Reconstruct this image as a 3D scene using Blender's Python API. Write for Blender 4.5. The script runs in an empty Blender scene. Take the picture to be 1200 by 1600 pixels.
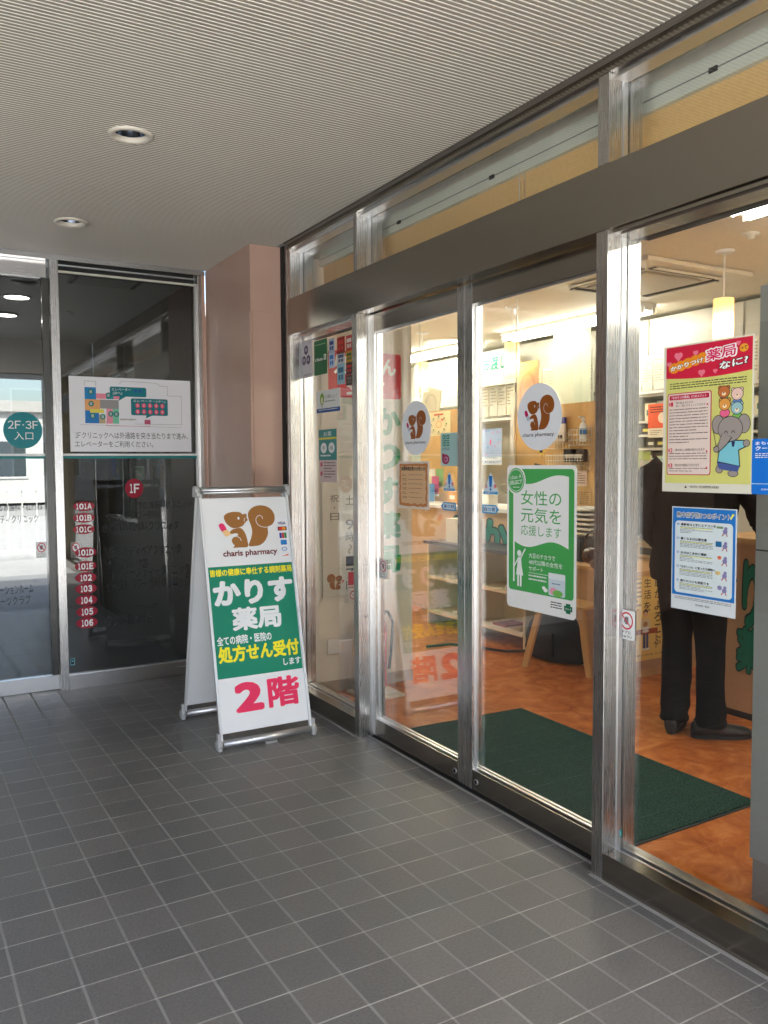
import bpy, bmesh, math, random
from mathutils import Vector, Matrix, noise
from mathutils.geometry import tessellate_polygon
random.seed(7)
C = bpy.context.scene.collection
SC = bpy.context.scene

# ------------------------------------------------------------------ camera
HC = 1.3939
FV = Vector((0.50109759, 0.86347265, -0.0575864))
RV = Vector((0.86472089, -0.50221766, -0.00593296))
UV = Vector((0.03404385, 0.04682317, 0.9983229))
FPX = 1309.5
cam_d = bpy.data.cameras.new('camera')
cam = bpy.data.objects.new('camera', cam_d); C.objects.link(cam)
cam.matrix_world = Matrix((( RV.x, UV.x, -FV.x, 0), (RV.y, UV.y, -FV.y, 0), (RV.z, UV.z, -FV.z, HC), (0, 0, 0, 1)))
cam_d.sensor_fit = 'VERTICAL'; cam_d.sensor_height = 24.0
cam_d.lens = 24.0 * FPX / 1600.0
cam_d.clip_start = 0.05; cam_d.clip_end = 2000
SC.camera = cam

# ------------------------------------------------------------------ sky, sun, exposure
W = bpy.data.worlds.new('World'); SC.world = W; W.use_nodes = True
wn = W.node_tree.nodes; wl = W.node_tree.links
sky = wn.new('ShaderNodeTexSky'); sky.sky_type = 'NISHITA'; sky.sun_disc = False
SUN_EL, SUN_AZ = math.radians(50), math.radians(195)      # azimuth from +y towards +x
sky.sun_elevation = SUN_EL; sky.sun_rotation = SUN_AZ
sky.air_density = 1.0; sky.dust_density = 2.0
wl.new(sky.outputs[0], wn['Background'].inputs[0]); wn['Background'].inputs[1].default_value = 0.15
sd = bpy.data.lights.new('sun', 'SUN'); sd.energy = 5.0; sd.angle = math.radians(0.5); sd.color = (1, .975, .94)
so = bpy.data.objects.new('sun', sd); C.objects.link(so)
sdir = Vector((math.sin(SUN_AZ) * math.cos(SUN_EL), math.cos(SUN_AZ) * math.cos(SUN_EL), math.sin(SUN_EL)))
so.rotation_euler = sdir.to_track_quat('Z', 'Y').to_euler()
SC.view_settings.view_transform = 'Standard'; SC.view_settings.look = 'None'
SC.view_settings.gamma = 1; SC.view_settings.exposure = 2.45
SC.cycles.max_bounces = 12; SC.cycles.transparent_max_bounces = 32
SC.cycles.sample_clamp_indirect = 6
SC.cycles.caustics_reflective = False; SC.cycles.caustics_refractive = False

# ------------------------------------------------------------------ photograph pixel (1200x1600) -> point on a plane of the place
CP = Vector((0, 0, HC))
def ray(x, y): return FV + RV * ((x - 600) / FPX) - UV * ((y - 800) / FPX)
def at(axis, v, x, y):
    d = ray(x, y); i = 'xyz'.index(axis)
    return CP + d * ((v - CP[i]) / d[i])

# ------------------------------------------------------------------ materials
MATS = {}
def lin(c):
    return tuple(((v / 255) / 12.92 if v / 255 <= .04045 else ((v / 255 + .055) / 1.055) ** 2.4) for v in c)
def pm(name, col, rough=.5, metal=0., emit=None, es=0., alpha=None, spec=.5, noise=0., nscale=8., bump=0., bscale=200., coat=0.):
    """plain procedural Principled with optional colour mottling and bump; col is linear"""
    if name in MATS: return MATS[name]
    m = bpy.data.materials.new(name); m.use_nodes = True; nt = m.node_tree; b = nt.nodes['Principled BSDF']
    b.inputs['Base Color'].default_value = (*col, 1); b.inputs['Roughness'].default_value = rough
    b.inputs['Metallic'].default_value = metal; b.inputs['Specular IOR Level'].default_value = spec
    b.inputs['Coat Weight'].default_value = coat
    if emit: b.inputs['Emission Color'].default_value = (*emit, 1); b.inputs['Emission Strength'].default_value = es
    if noise or bump:
        tc = nt.nodes.new('ShaderNodeTexCoord')
    if noise:
        n = nt.nodes.new('ShaderNodeTexNoise'); n.inputs['Scale'].default_value = nscale; n.inputs['Detail'].default_value = 6
        nt.links.new(tc.outputs['Object'], n.inputs['Vector'])
        r = nt.nodes.new('ShaderNodeMapRange'); r.inputs[1].default_value = .3; r.inputs[2].default_value = .7
        r.inputs[3].default_value = 1 - noise; r.inputs[4].default_value = 1 + noise
        nt.links.new(n.outputs[0], r.inputs[0])
        mx = nt.nodes.new('ShaderNodeVectorMath'); mx.operation = 'SCALE'; mx.inputs[0].default_value = col
        nt.links.new(r.outputs[0], mx.inputs['Scale']); nt.links.new(mx.outputs[0], b.inputs['Base Color'])
    if bump:
        n2 = nt.nodes.new('ShaderNodeTexNoise'); n2.inputs['Scale'].default_value = bscale; n2.inputs['Detail'].default_value = 3
        nt.links.new(tc.outputs['Object'], n2.inputs['Vector'])
        bp = nt.nodes.new('ShaderNodeBump'); bp.inputs['Strength'].default_value = bump; bp.inputs['Distance'].default_value = .002
        nt.links.new(n2.outputs[0], bp.inputs['Height']); nt.links.new(bp.outputs[0], b.inputs['Normal'])
    MATS[name] = m; return m
def ink(r, g, b, rough=.45):
    return pm('ink_%d_%d_%d' % (r, g, b), lin((r, g, b)), rough, spec=.35)

def steel(name, col, rough, axis):
    """brushed stainless: streaks stretched along one axis"""
    m = bpy.data.materials.new(name); m.use_nodes = True; nt = m.node_tree; b = nt.nodes['Principled BSDF']
    b.inputs['Metallic'].default_value = 1
    tc = nt.nodes.new('ShaderNodeTexCoord'); mp = nt.nodes.new('ShaderNodeMapping')
    s = {'x': (1.2, 260, 260), 'y': (260, 1.2, 260), 'z': (260, 260, 1.2)}[axis]; mp.inputs['Scale'].default_value = s
    n = nt.nodes.new('ShaderNodeTexNoise'); n.inputs['Scale'].default_value = 1; n.inputs['Detail'].default_value = 3
    nt.links.new(tc.outputs['Object'], mp.inputs[0]); nt.links.new(mp.outputs[0], n.inputs['Vector'])
    n2 = nt.nodes.new('ShaderNodeTexNoise'); n2.inputs['Scale'].default_value = 3.5; n2.inputs['Detail'].default_value = 5
    nt.links.new(tc.outputs['Object'], n2.inputs['Vector'])
    ad = nt.nodes.new('ShaderNodeMath'); ad.operation = 'ADD'; nt.links.new(n.outputs[0], ad.inputs[0]); nt.links.new(n2.outputs[0], ad.inputs[1])
    r = nt.nodes.new('ShaderNodeMapRange'); r.inputs[1].default_value = .6; r.inputs[2].default_value = 1.4
    r.inputs[3].default_value = rough * .93; r.inputs[4].default_value = rough * 1.08
    nt.links.new(ad.outputs[0], r.inputs[0]); nt.links.new(r.outputs[0], b.inputs['Roughness'])
    r2 = nt.nodes.new('ShaderNodeMapRange'); r2.inputs[1].default_value = .3; r2.inputs[2].default_value = .7
    r2.inputs[3].default_value = .985; r2.inputs[4].default_value = 1.01; nt.links.new(n.outputs[0], r2.inputs[0])
    mx = nt.nodes.new('ShaderNodeVectorMath'); mx.operation = 'SCALE'; mx.inputs[0].default_value = col
    nt.links.new(r2.outputs[0], mx.inputs['Scale']); nt.links.new(mx.outputs[0], b.inputs['Base Color'])
    return m
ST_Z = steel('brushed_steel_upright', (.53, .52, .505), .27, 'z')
ST_Y = steel('brushed_steel_along_dim', (.33, .305, .265), .20, 'y')  # same stainless as the uprights; its dim reflections are put into a darker colour
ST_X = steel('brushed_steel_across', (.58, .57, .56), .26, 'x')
ALU = steel('anodised_aluminium', (.70, .71, .72), .30, 'x')

def glass(name, tint, refl=1.0):
    """clear pane: straight-through transmission plus a mirror layer that grows at grazing angles"""
    m = bpy.data.materials.new(name); m.use_nodes = True; nt = m.node_tree; N = nt.nodes; L = nt.links
    N.remove(N['Principled BSDF']); out = N['Material Output']
    tr = N.new('ShaderNodeBsdfTransparent'); tr.inputs[0].default_value = (*tint, 1)
    gl = N.new('ShaderNodeBsdfGlossy'); gl.inputs['Roughness'].default_value = 0.0; gl.inputs[0].default_value = (1, 1, 1, 1)
    ge = N.new('ShaderNodeNewGeometry'); dt = N.new('ShaderNodeVectorMath'); dt.operation = 'DOT_PRODUCT'
    L.new(ge.outputs['Normal'], dt.inputs[0]); L.new(ge.outputs['Incoming'], dt.inputs[1])
    ab = N.new('ShaderNodeMath'); ab.operation = 'ABSOLUTE'; L.new(dt.outputs['Value'], ab.inputs[0])
    su = N.new('ShaderNodeMath'); su.operation = 'SUBTRACT'; su.inputs[0].default_value = 1; L.new(ab.outputs[0], su.inputs[1])
    po = N.new('ShaderNodeMath'); po.operation = 'POWER'; po.inputs[1].default_value = 5; L.new(su.outputs[0], po.inputs[0])
    ml = N.new('ShaderNodeMath'); ml.operation = 'MULTIPLY_ADD'; ml.inputs[1].default_value = .95 * refl; ml.inputs[2].default_value = .045 * refl
    L.new(po.outputs[0], ml.inputs[0])
    mx = N.new('ShaderNodeMixShader'); L.new(ml.outputs[0], mx.inputs[0]); L.new(tr.outputs[0], mx.inputs[1]); L.new(gl.outputs[0], mx.inputs[2])
    L.new(mx.outputs[0], out.inputs[0]); return m
GLASS = glass('clear_glass', (.985, .995, .985), 1.35)
GLASS_D = glass('door_glass', (.985, .995, .985), 1.75)
GLASS_T = glass('tinted_glass', (.45, .46, .45), 1.3)
ACRYL = glass('clear_acrylic', (.97, .98, .98), 1.0)

WHITE = pm('white_paint', (.78, .77, .73), .45, noise=.03)
CREAM = pm('cream_wallpaper', (.77, .71, .59), .6, noise=.03, bump=.3, bscale=300)
CEILM = pm('shop_ceiling_board', (.72, .66, .54), .8, noise=.05, nscale=30, bump=.4, bscale=120)
TAN = pm('tan_board', (.62, .38, .14), .55, noise=.06, nscale=5)
WOOD = pm('beech_wood', (.60, .36, .16), .4, noise=.12, nscale=6)
WOODB = pm('bent_birch', (.62, .38, .15), .35, noise=.1, nscale=7)
BLACK = pm('matt_black', (.012, .012, .013), .6)
DARK = pm('dark_gap', (.01, .01, .01), .8)
GREYP = pm('grey_powder_coat', (.26, .26, .25), .35, noise=.03)
PLAST = pm('grey_plastic', (.45, .46, .46), .4)
RUBBER = pm('black_rubber', (.02, .02, .02), .7)
LETTER = ink(0, 120, 95)
PINK = None
def tile_pillar():
    m = bpy.data.materials.new('rose_granite_panel'); m.use_nodes = True; nt = m.node_tree; b = nt.nodes['Principled BSDF']
    b.inputs['Roughness'].default_value = .33
    tc = nt.nodes.new('ShaderNodeTexCoord'); n = nt.nodes.new('ShaderNodeTexNoise'); n.inputs['Scale'].default_value = 420; n.inputs['Detail'].default_value = 4
    n2 = nt.nodes.new('ShaderNodeTexNoise'); n2.inputs['Scale'].default_value = 3; n2.inputs['Detail'].default_value = 4
    nt.links.new(tc.outputs['Object'], n.inputs[0]); nt.links.new(tc.outputs['Object'], n2.inputs[0])
    cr = nt.nodes.new('ShaderNodeValToRGB'); cr.color_ramp.elements[0].position = .35; cr.color_ramp.elements[1].position = .68
    cr.color_ramp.elements[0].color = (.44, .28, .215, 1); cr.color_ramp.elements[1].color = (.62, .42, .33, 1)
    nt.links.new(n.outputs[0], cr.inputs[0])
    r = nt.nodes.new('ShaderNodeMapRange'); r.inputs[1].default_value = .3; r.inputs[2].default_value = .7; r.inputs[3].default_value = .93; r.inputs[4].default_value = 1.05
    nt.links.new(n2.outputs[0], r.inputs[0])
    mx = nt.nodes.new('ShaderNodeVectorMath'); mx.operation = 'SCALE'; nt.links.new(cr.outputs[0], mx.inputs[0]); nt.links.new(r.outputs[0], mx.inputs['Scale'])
    nt.links.new(mx.outputs[0], b.inputs['Base Color'])
    bp = nt.nodes.new('ShaderNodeBump'); bp.inputs['Strength'].default_value = .12; bp.inputs['Distance'].default_value = .001
    nt.links.new(n.outputs[0], bp.inputs['Height']); nt.links.new(bp.outputs[0], b.inputs['Normal'])
    return m
PINK = tile_pillar()

def mat_tiles():
    m = bpy.data.materials.new('grey_quarry_tiles'); m.use_nodes = True; nt = m.node_tree; N = nt.nodes; L = nt.links; b = N['Principled BSDF']
    def M(op, a, bb=None, c=None):
        n = N.new('ShaderNodeMath'); n.operation = op
        for i, v in enumerate((a, bb, c)):
            if v is None: continue
            if isinstance(v, (int, float)): n.inputs[i].default_value = v
            else: L.new(v, n.inputs[i])
        return n.outputs[0]
    tc = N.new('ShaderNodeTexCoord'); sp = N.new('ShaderNodeSeparateXYZ'); L.new(tc.outputs['Object'], sp.inputs[0])
    wob = N.new('ShaderNodeTexNoise'); wob.inputs['Scale'].default_value = 5; wob.inputs['Detail'].default_value = 3; L.new(tc.outputs['Object'], wob.inputs[0])
    wv = M('MULTIPLY', M('SUBTRACT', wob.outputs[0], .5), .0022)
    X, Y = sp.outputs[0], sp.outputs[1]
    A = M('DIVIDE', M('ADD', M('ADD', M('SUBTRACT', X, .2233), wv), M('MULTIPLY', M('SUBTRACT', Y, 2.8936), .0106)), .1546)
    B = M('DIVIDE', M('ADD', M('ADD', M('SUBTRACT', Y, 2.8936), wv), M('MULTIPLY', M('SUBTRACT', X, .2233), .0034)), .15203)
    fa = M('ABSOLUTE', M('SUBTRACT', A, M('ROUND', A))); fb = M('ABSOLUTE', M('SUBTRACT', B, M('ROUND', B)))
    def band(v, w0, w1):
        r = N.new('ShaderNodeMapRange'); r.inputs[1].default_value = w0; r.inputs[2].default_value = w1; r.inputs[3].default_value = 1; r.inputs[4].default_value = 0
        L.new(v, r.inputs[0]); return r.outputs[0]
    ga = band(fa, .022, .032); gb = band(fb, .012, .019)
    g = M('MAXIMUM', ga, gb)
    cell = N.new('ShaderNodeCombineXYZ'); L.new(M('FLOOR', A), cell.inputs[0]); L.new(M('FLOOR', B), cell.inputs[1])
    wn_ = N.new('ShaderNodeTexWhiteNoise'); L.new(cell.outputs[0], wn_.inputs[0])
    fine = N.new('ShaderNodeTexNoise'); fine.inputs['Scale'].default_value = 120; fine.inputs['Detail'].default_value = 4; L.new(tc.outputs['Object'], fine.inputs[0])
    big = N.new('ShaderNodeTexNoise'); big.inputs['Scale'].default_value = 2.2; big.inputs['Detail'].default_value = 6; L.new(tc.outputs['Object'], big.inputs[0])
    val = M('ADD', M('ADD', .84, M('MULTIPLY', wn_.outputs[0], .13)), M('ADD', M('MULTIPLY', M('SUBTRACT', fine.outputs[0], .25), .68), M('MULTIPLY', M('SUBTRACT', big.outputs[0], .5), .32)))
    hue = N.new('ShaderNodeMix'); hue.data_type = 'RGBA'; hue.inputs[6].default_value = (.142, .141, .140, 1); hue.inputs[7].default_value = (.156, .151, .146, 1)
    L.new(wn_.outputs[0], hue.inputs[0])
    tcol = N.new('ShaderNodeVectorMath'); tcol.operation = 'SCALE'; L.new(hue.outputs[2], tcol.inputs[0]); L.new(val, tcol.inputs['Scale'])
    gcol = N.new('ShaderNodeMix'); gcol.data_type = 'RGBA'; gcol.inputs[6].default_value = (.29, .29, .28, 1); gcol.inputs[7].default_value = (.50, .49, .47, 1); L.new(gb, gcol.inputs[0])
    # grout dirt: patchy
    dirt = N.new('ShaderNodeTexNoise'); dirt.inputs['Scale'].default_value = 7; dirt.inputs['Detail'].default_value = 5; L.new(tc.outputs['Object'], dirt.inputs[0])
    dr = N.new('ShaderNodeMapRange'); dr.inputs[1].default_value = .36; dr.inputs[2].default_value = .62; dr.inputs[3].default_value = .55; dr.inputs[4].default_value = 1.05; L.new(dirt.outputs[0], dr.inputs[0])
    gc2 = N.new('ShaderNodeVectorMath'); gc2.operation = 'SCALE'; L.new(gcol.outputs[2], gc2.inputs[0]); L.new(M('MAXIMUM', dr.outputs[0], M('MULTIPLY', ga, .95)), gc2.inputs['Scale'])
    mx = N.new('ShaderNodeMix'); mx.data_type = 'RGBA'; L.new(g, mx.inputs[0]); L.new(tcol.outputs[0], mx.inputs[6]); L.new(gc2.outputs[0], mx.inputs[7])
    L.new(mx.outputs[2], b.inputs['Base Color'])
    rr = M('ADD', M('MULTIPLY', g, .3), M('ADD', .34, M('MULTIPLY', big.outputs[0], .16))); L.new(rr, b.inputs['Roughness'])
    hgt = M('ADD', M('MULTIPLY', g, -.35), M('MULTIPLY', fine.outputs[0], 1.5))
    
    bp = N.new('ShaderNodeBump'); bp.inputs['Strength'].default_value = .55; bp.inputs['Distance'].default_value = .0022; L.new(hgt, bp.inputs['Height']); L.new(bp.outputs[0], b.inputs['Normal'])
    return m
def mat_orange():
    m = bpy.data.materials.new('orange_marbled_vinyl'); m.use_nodes = True; nt = m.node_tree; N = nt.nodes; L = nt.links; b = N['Principled BSDF']
    tc = N.new('ShaderNodeTexCoord'); n = N.new('ShaderNodeTexNoise'); n.inputs['Scale'].default_value = 5.5; n.inputs['Detail'].default_value = 9; n.inputs['Roughness'].default_value = .68; n.inputs['Distortion'].default_value = 1.6
    L.new(tc.outputs['Object'], n.inputs[0]); cr = N.new('ShaderNodeValToRGB'); e = cr.color_ramp.elements
    e[0].position = .3; e[0].color = (.33, .085, .018, 1); e[1].position = .72; e[1].color = (.72, .28, .085, 1); k = e.new(.5); k.color = (.52, .155, .035, 1)
    L.new(n.outputs[0], cr.inputs[0]); L.new(cr.outputs[0], b.inputs['Base Color']); b.inputs['Roughness'].default_value = .17
    n3 = N.new('ShaderNodeTexNoise'); n3.inputs['Scale'].default_value = 9; L.new(tc.outputs['Object'], n3.inputs[0])
    bp = N.new('ShaderNodeBump'); bp.inputs['Strength'].default_value = .05; bp.inputs['Distance'].default_value = .01; L.new(n3.outputs[0], bp.inputs['Height']); L.new(bp.outputs[0], b.inputs['Normal'])
    return m
def mat_brick(name, c1, c2, mortar, bw, bh, ax):
    m = bpy.data.materials.new(name); m.use_nodes = True; nt = m.node_tree; N = nt.nodes; L = nt.links; b = N['Principled BSDF']
    tc = N.new('ShaderNodeTexCoord'); sp = N.new('ShaderNodeSeparateXYZ'); cb = N.new('ShaderNodeCombineXYZ'); L.new(tc.outputs['Object'], sp.inputs[0])
    L.new(sp.outputs['XYZ'.index(ax)], cb.inputs[0]); L.new(sp.outputs[2], cb.inputs[1])
    br = N.new('ShaderNodeTexBrick'); br.inputs['Scale'].default_value = 1; br.inputs['Brick Width'].default_value = bw; br.inputs['Row Height'].default_value = bh
    br.inputs['Mortar Size'].default_value = .004; br.inputs['Color1'].default_value = (*c1, 1); br.inputs['Color2'].default_value = (*c2, 1); br.inputs['Mortar'].default_value = (*mortar, 1)
    L.new(cb.outputs[0], br.inputs[0]); L.new(br.outputs[0], b.inputs['Base Color']); b.inputs['Roughness'].default_value = .55
    bp = N.new('ShaderNodeBump'); bp.inputs['Strength'].default_value = .5; bp.inputs['Distance'].default_value = .004; bp.invert = True; L.new(br.outputs['Fac'], bp.inputs['Height']); L.new(bp.outputs[0], b.inputs['Normal'])
    return m
def mat_mat():
    m = bpy.data.materials.new('green_loop_pile'); m.use_nodes = True; nt = m.node_tree; N = nt.nodes; L = nt.links; b = N['Principled BSDF']
    tc = N.new('ShaderNodeTexCoord'); n = N.new('ShaderNodeTexNoise'); n.inputs['Scale'].default_value = 150; n.inputs['Detail'].default_value = 4
    L.new(tc.outputs['Object'], n.inputs[0]); cr = N.new('ShaderNodeValToRGB'); e = cr.color_ramp.elements
    e[0].position = .38; e[0].color = (.003, .012, .010, 1); e[1].position = .62; e[1].color = (.022, .085, .062, 1)
    L.new(n.outputs[0], cr.inputs[0]); L.new(cr.outputs[0], b.inputs['Base Color']); b.inputs['Roughness'].default_value = .95; b.inputs['Specular IOR Level'].default_value = .1
    bp = N.new('ShaderNodeBump'); bp.inputs['Strength'].default_value = 1; bp.inputs['Distance'].default_value = .004; L.new(n.outputs[0], bp.inputs['Height']); L.new(bp.outputs[0], b.inputs['Normal'])
    return m
def translucent(name, col, mix=.5):
    m = bpy.data.materials.new(name); m.use_nodes = True; nt = m.node_tree; N = nt.nodes; L = nt.links
    N.remove(N['Principled BSDF']); d = N.new('ShaderNodeBsdfDiffuse'); t = N.new('ShaderNodeBsdfTranslucent'); x = N.new('ShaderNodeMixShader')
    n = N.new('ShaderNodeTexNoise'); n.inputs['Scale'].default_value = 60; tc = N.new('ShaderNodeTexCoord'); L.new(tc.outputs['Object'], n.inputs[0])
    r = N.new('ShaderNodeMapRange'); r.inputs[3].default_value = .9; r.inputs[4].default_value = 1.1; L.new(n.outputs[0], r.inputs[0])
    v = N.new('ShaderNodeVectorMath'); v.operation = 'SCALE'; v.inputs[0].default_value = col; L.new(r.outputs[0], v.inputs['Scale'])
    L.new(v.outputs[0], d.inputs[0]); L.new(v.outputs[0], t.inputs[0]); x.inputs[0].default_value = mix
    L.new(d.outputs[0], x.inputs[1]); L.new(t.outputs[0], x.inputs[2]); L.new(x.outputs[0], N['Material Output'].inputs[0]); return m
TUBE = pm('fluorescent_tube', (.9, .9, .85), .4, emit=(1, .965, .87), es=7.4)
BULB = pm('warm_bulb', (.9, .8, .6), .4, emit=(1, .62, .25), es=22)
DLAMP = pm('downlight_lamp', (.9, .9, .85), .4, emit=(1, .95, .88), es=22)
SHADE = translucent('frosted_shade', (.88, .78, .60), .6)
BLIND = translucent('tan_blind_fabric', (.80, .64, .36), .5)

# ------------------------------------------------------------------ object helpers
def empty(name, loc=(0, 0, 0), rz=0.):
    o = bpy.data.objects.new(name, None); C.objects.link(o); o.location = loc; o.rotation_euler = (0, 0, rz); o.empty_display_size = .05
    return o
def tag(o, label=None, cat=None, group=None, kind=None):
    if label: o['label'] = label
    if cat: o['category'] = cat
    if group: o['group'] = group
    if kind: o['kind'] = kind
    return o
def thing(name, label, cat, loc=(0, 0, 0), rz=0., group=None):
    return tag(empty(name, loc, rz), label, cat, group)
class MB:
    """collects shapes in one mesh; several materials allowed"""
    def __init__(s): s.bm = bmesh.new(); s.mats = []
    def mi(s, m):
        if m not in s.mats: s.mats.append(m)
        return s.mats.index(m)
    def box(s, x0, x1, y0, y1, z0, z1, m, bev=0.):
        i = s.mi(m); mat = Matrix.Translation(((x0 + x1) / 2, (y0 + y1) / 2, (z0 + z1) / 2)) @ Matrix.Diagonal((abs(x1 - x0), abs(y1 - y0), abs(z1 - z0), 1))
        r = bmesh.ops.create_cube(s.bm, size=1, matrix=mat); fs = set(f for v in r['verts'] for f in v.link_faces)
        if bev:
            q = bmesh.ops.bevel(s.bm, geom=list(set(e for f in fs for e in f.edges)), offset=bev, segments=2, profile=.5, affect='EDGES')
            fs = set(q['faces']) | set(f for f in fs if f.is_valid)
        for f in fs: f.material_index = i
        return s
    def tube(s, p0, p1, r, m, seg=12, r2=None, cap=True):
        i = s.mi(m); p0, p1 = Vector(p0), Vector(p1); d = p1 - p0
        M = Matrix.Translation((p0 + p1) / 2) @ d.to_track_quat('Z', 'Y').to_matrix().to_4x4()
        q = bmesh.ops.create_cone(s.bm, cap_ends=cap, segments=seg, radius1=r, radius2=r if r2 is None else r2, depth=d.length, matrix=M)
        for f in set(f for v in q['verts'] for f in v.link_faces):
            f.material_index = i; f.smooth = len(f.verts) == 4
        return s
    def path(s, pts, r, m, seg=8):
        for a, b in zip(pts, pts[1:]): s.tube(a, b, r, m, seg)
        for p in pts[1:-1]: s.sph(p, r, m, seg)
        return s
    def sph(s, c, r, m, seg=12, sc=(1, 1, 1)):
        i = s.mi(m); q = bmesh.ops.create_uvsphere(s.bm, u_segments=seg, v_segments=max(6, seg // 2 + 2), radius=r, matrix=Matrix.Translation(c) @ Matrix.Diagonal((*sc, 1)))
        for f in set(f for v in q['verts'] for f in v.link_faces): f.material_index = i; f.smooth = True
        return s
    def lathe(s, prof, m, c=(0, 0, 0), seg=28):
        i = s.mi(m); rings = []
        for r, z in prof:
            rings.append([s.bm.verts.new((c[0] + r * math.cos(2 * math.pi * k / seg), c[1] + r * math.sin(2 * math.pi * k / seg), c[2] + z)) for k in range(seg)])
        for a, b in zip(rings, rings[1:]):
            for k in range(seg):
                f = s.bm.faces.new((a[k], a[(k + 1) % seg], b[(k + 1) % seg], b[k])); f.material_index = i; f.smooth = True
        return s
    def loft(s, rings, m, seg=20, amp=0., seed=0, caps=True):
        """skin over rings given as (centre, axis u, axis v); amp adds cloth folds"""
        i = s.mi(m); rr = []
        for c, u, v in rings:
            c, u, v = Vector(c), Vector(u), Vector(v); ring = []
            for k in range(seg):
                a = 2 * math.pi * k / seg; d = u * math.cos(a) + v * math.sin(a); p = c + d
                if amp:
                    f = noise.noise(Vector((p.x * 9 + seed, p.y * 9, p.z * 17))) + .5 * noise.noise(Vector((p.x * 22, p.y * 22 + seed, p.z * 40))); p += d.normalized() * f * amp
                ring.append(s.bm.verts.new(p))
            rr.append(ring)
        for a, b in zip(rr, rr[1:]):
            for k in range(seg):
                f = s.bm.faces.new((a[k], a[(k + 1) % seg], b[(k + 1) % seg], b[k])); f.material_index = i; f.smooth = True
        if caps:
            for q in (rr[0], rr[-1]): f = s.bm.faces.new(q); f.material_index = i
        return s
    def quad(s, pts, m):
        f = s.bm.faces.new([s.bm.verts.new(p) for p in pts]); f.material_index = s.mi(m); return s
    def prism(s, pts, d, m):
        """polygon pts (3-D) pushed along vector d"""
        i = s.mi(m); d = Vector(d); a = [s.bm.verts.new(p) for p in pts]; b = [s.bm.verts.new(Vector(p) + d) for p in pts]; n = len(a)
        fs = [s.bm.faces.new(a[::-1]), s.bm.faces.new(b)] + [s.bm.faces.new((a[k], a[(k + 1) % n], b[(k + 1) % n], b[k])) for k in range(n)]
        for f in fs: f.material_index = i
        return s
    def build(s, name, parent=None, loc=None, normals=True):
        if normals: bmesh.ops.recalc_face_normals(s.bm, faces=s.bm.faces[:])
        me = bpy.data.meshes.new(name); s.bm.to_mesh(me); s.bm.free()
        for m in s.mats: me.materials.append(m)
        o = bpy.data.objects.new(name, me); C.objects.link(o)
        if parent: o.parent = parent
        if loc: o.location = loc
        return o
def struct(o): o['kind'] = 'structure'; return o
def copy_tree(o, parent=None):
    c = o.copy(); C.objects.link(c); c.parent = parent
    for ch in [k for k in C.objects if k.parent == o]: copy_tree(ch, c)
    return c

# ------------------------------------------------------------------ flat printed art (signs, stickers, posters)
_tc = {}
def text_geo(s, vertical=False, gap=1.05):
    key = (s, vertical, gap)
    if key in _tc: return _tc[key]
    V, Fc = [], []
    def conv(t, ox, oy):
        cu = bpy.data.curves.new('t', 'FONT'); cu.body = t; cu.size = 1; cu.fill_mode = 'FRONT'; cu.resolution_u = 3
        ob = bpy.data.objects.new('t', cu); C.objects.link(ob)
        bpy.context.view_layer.update()
        dg = bpy.context.evaluated_depsgraph_get(); me = ob.evaluated_get(dg).to_mesh(); b = len(V)
        V.extend([(v.co.x + ox, v.co.y + oy) for v in me.vertices]); Fc.extend([[b + i for i in p.vertices] for p in me.polygons])
        bpy.data.objects.remove(ob); bpy.data.curves.remove(cu)
    if vertical:
        for k, ch in enumerate(s):
            if ch != ' ': conv(ch, 0, -k * gap)
    else: conv(s, 0, 0)
    _tc[key] = (V, Fc); return _tc[key]
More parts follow.
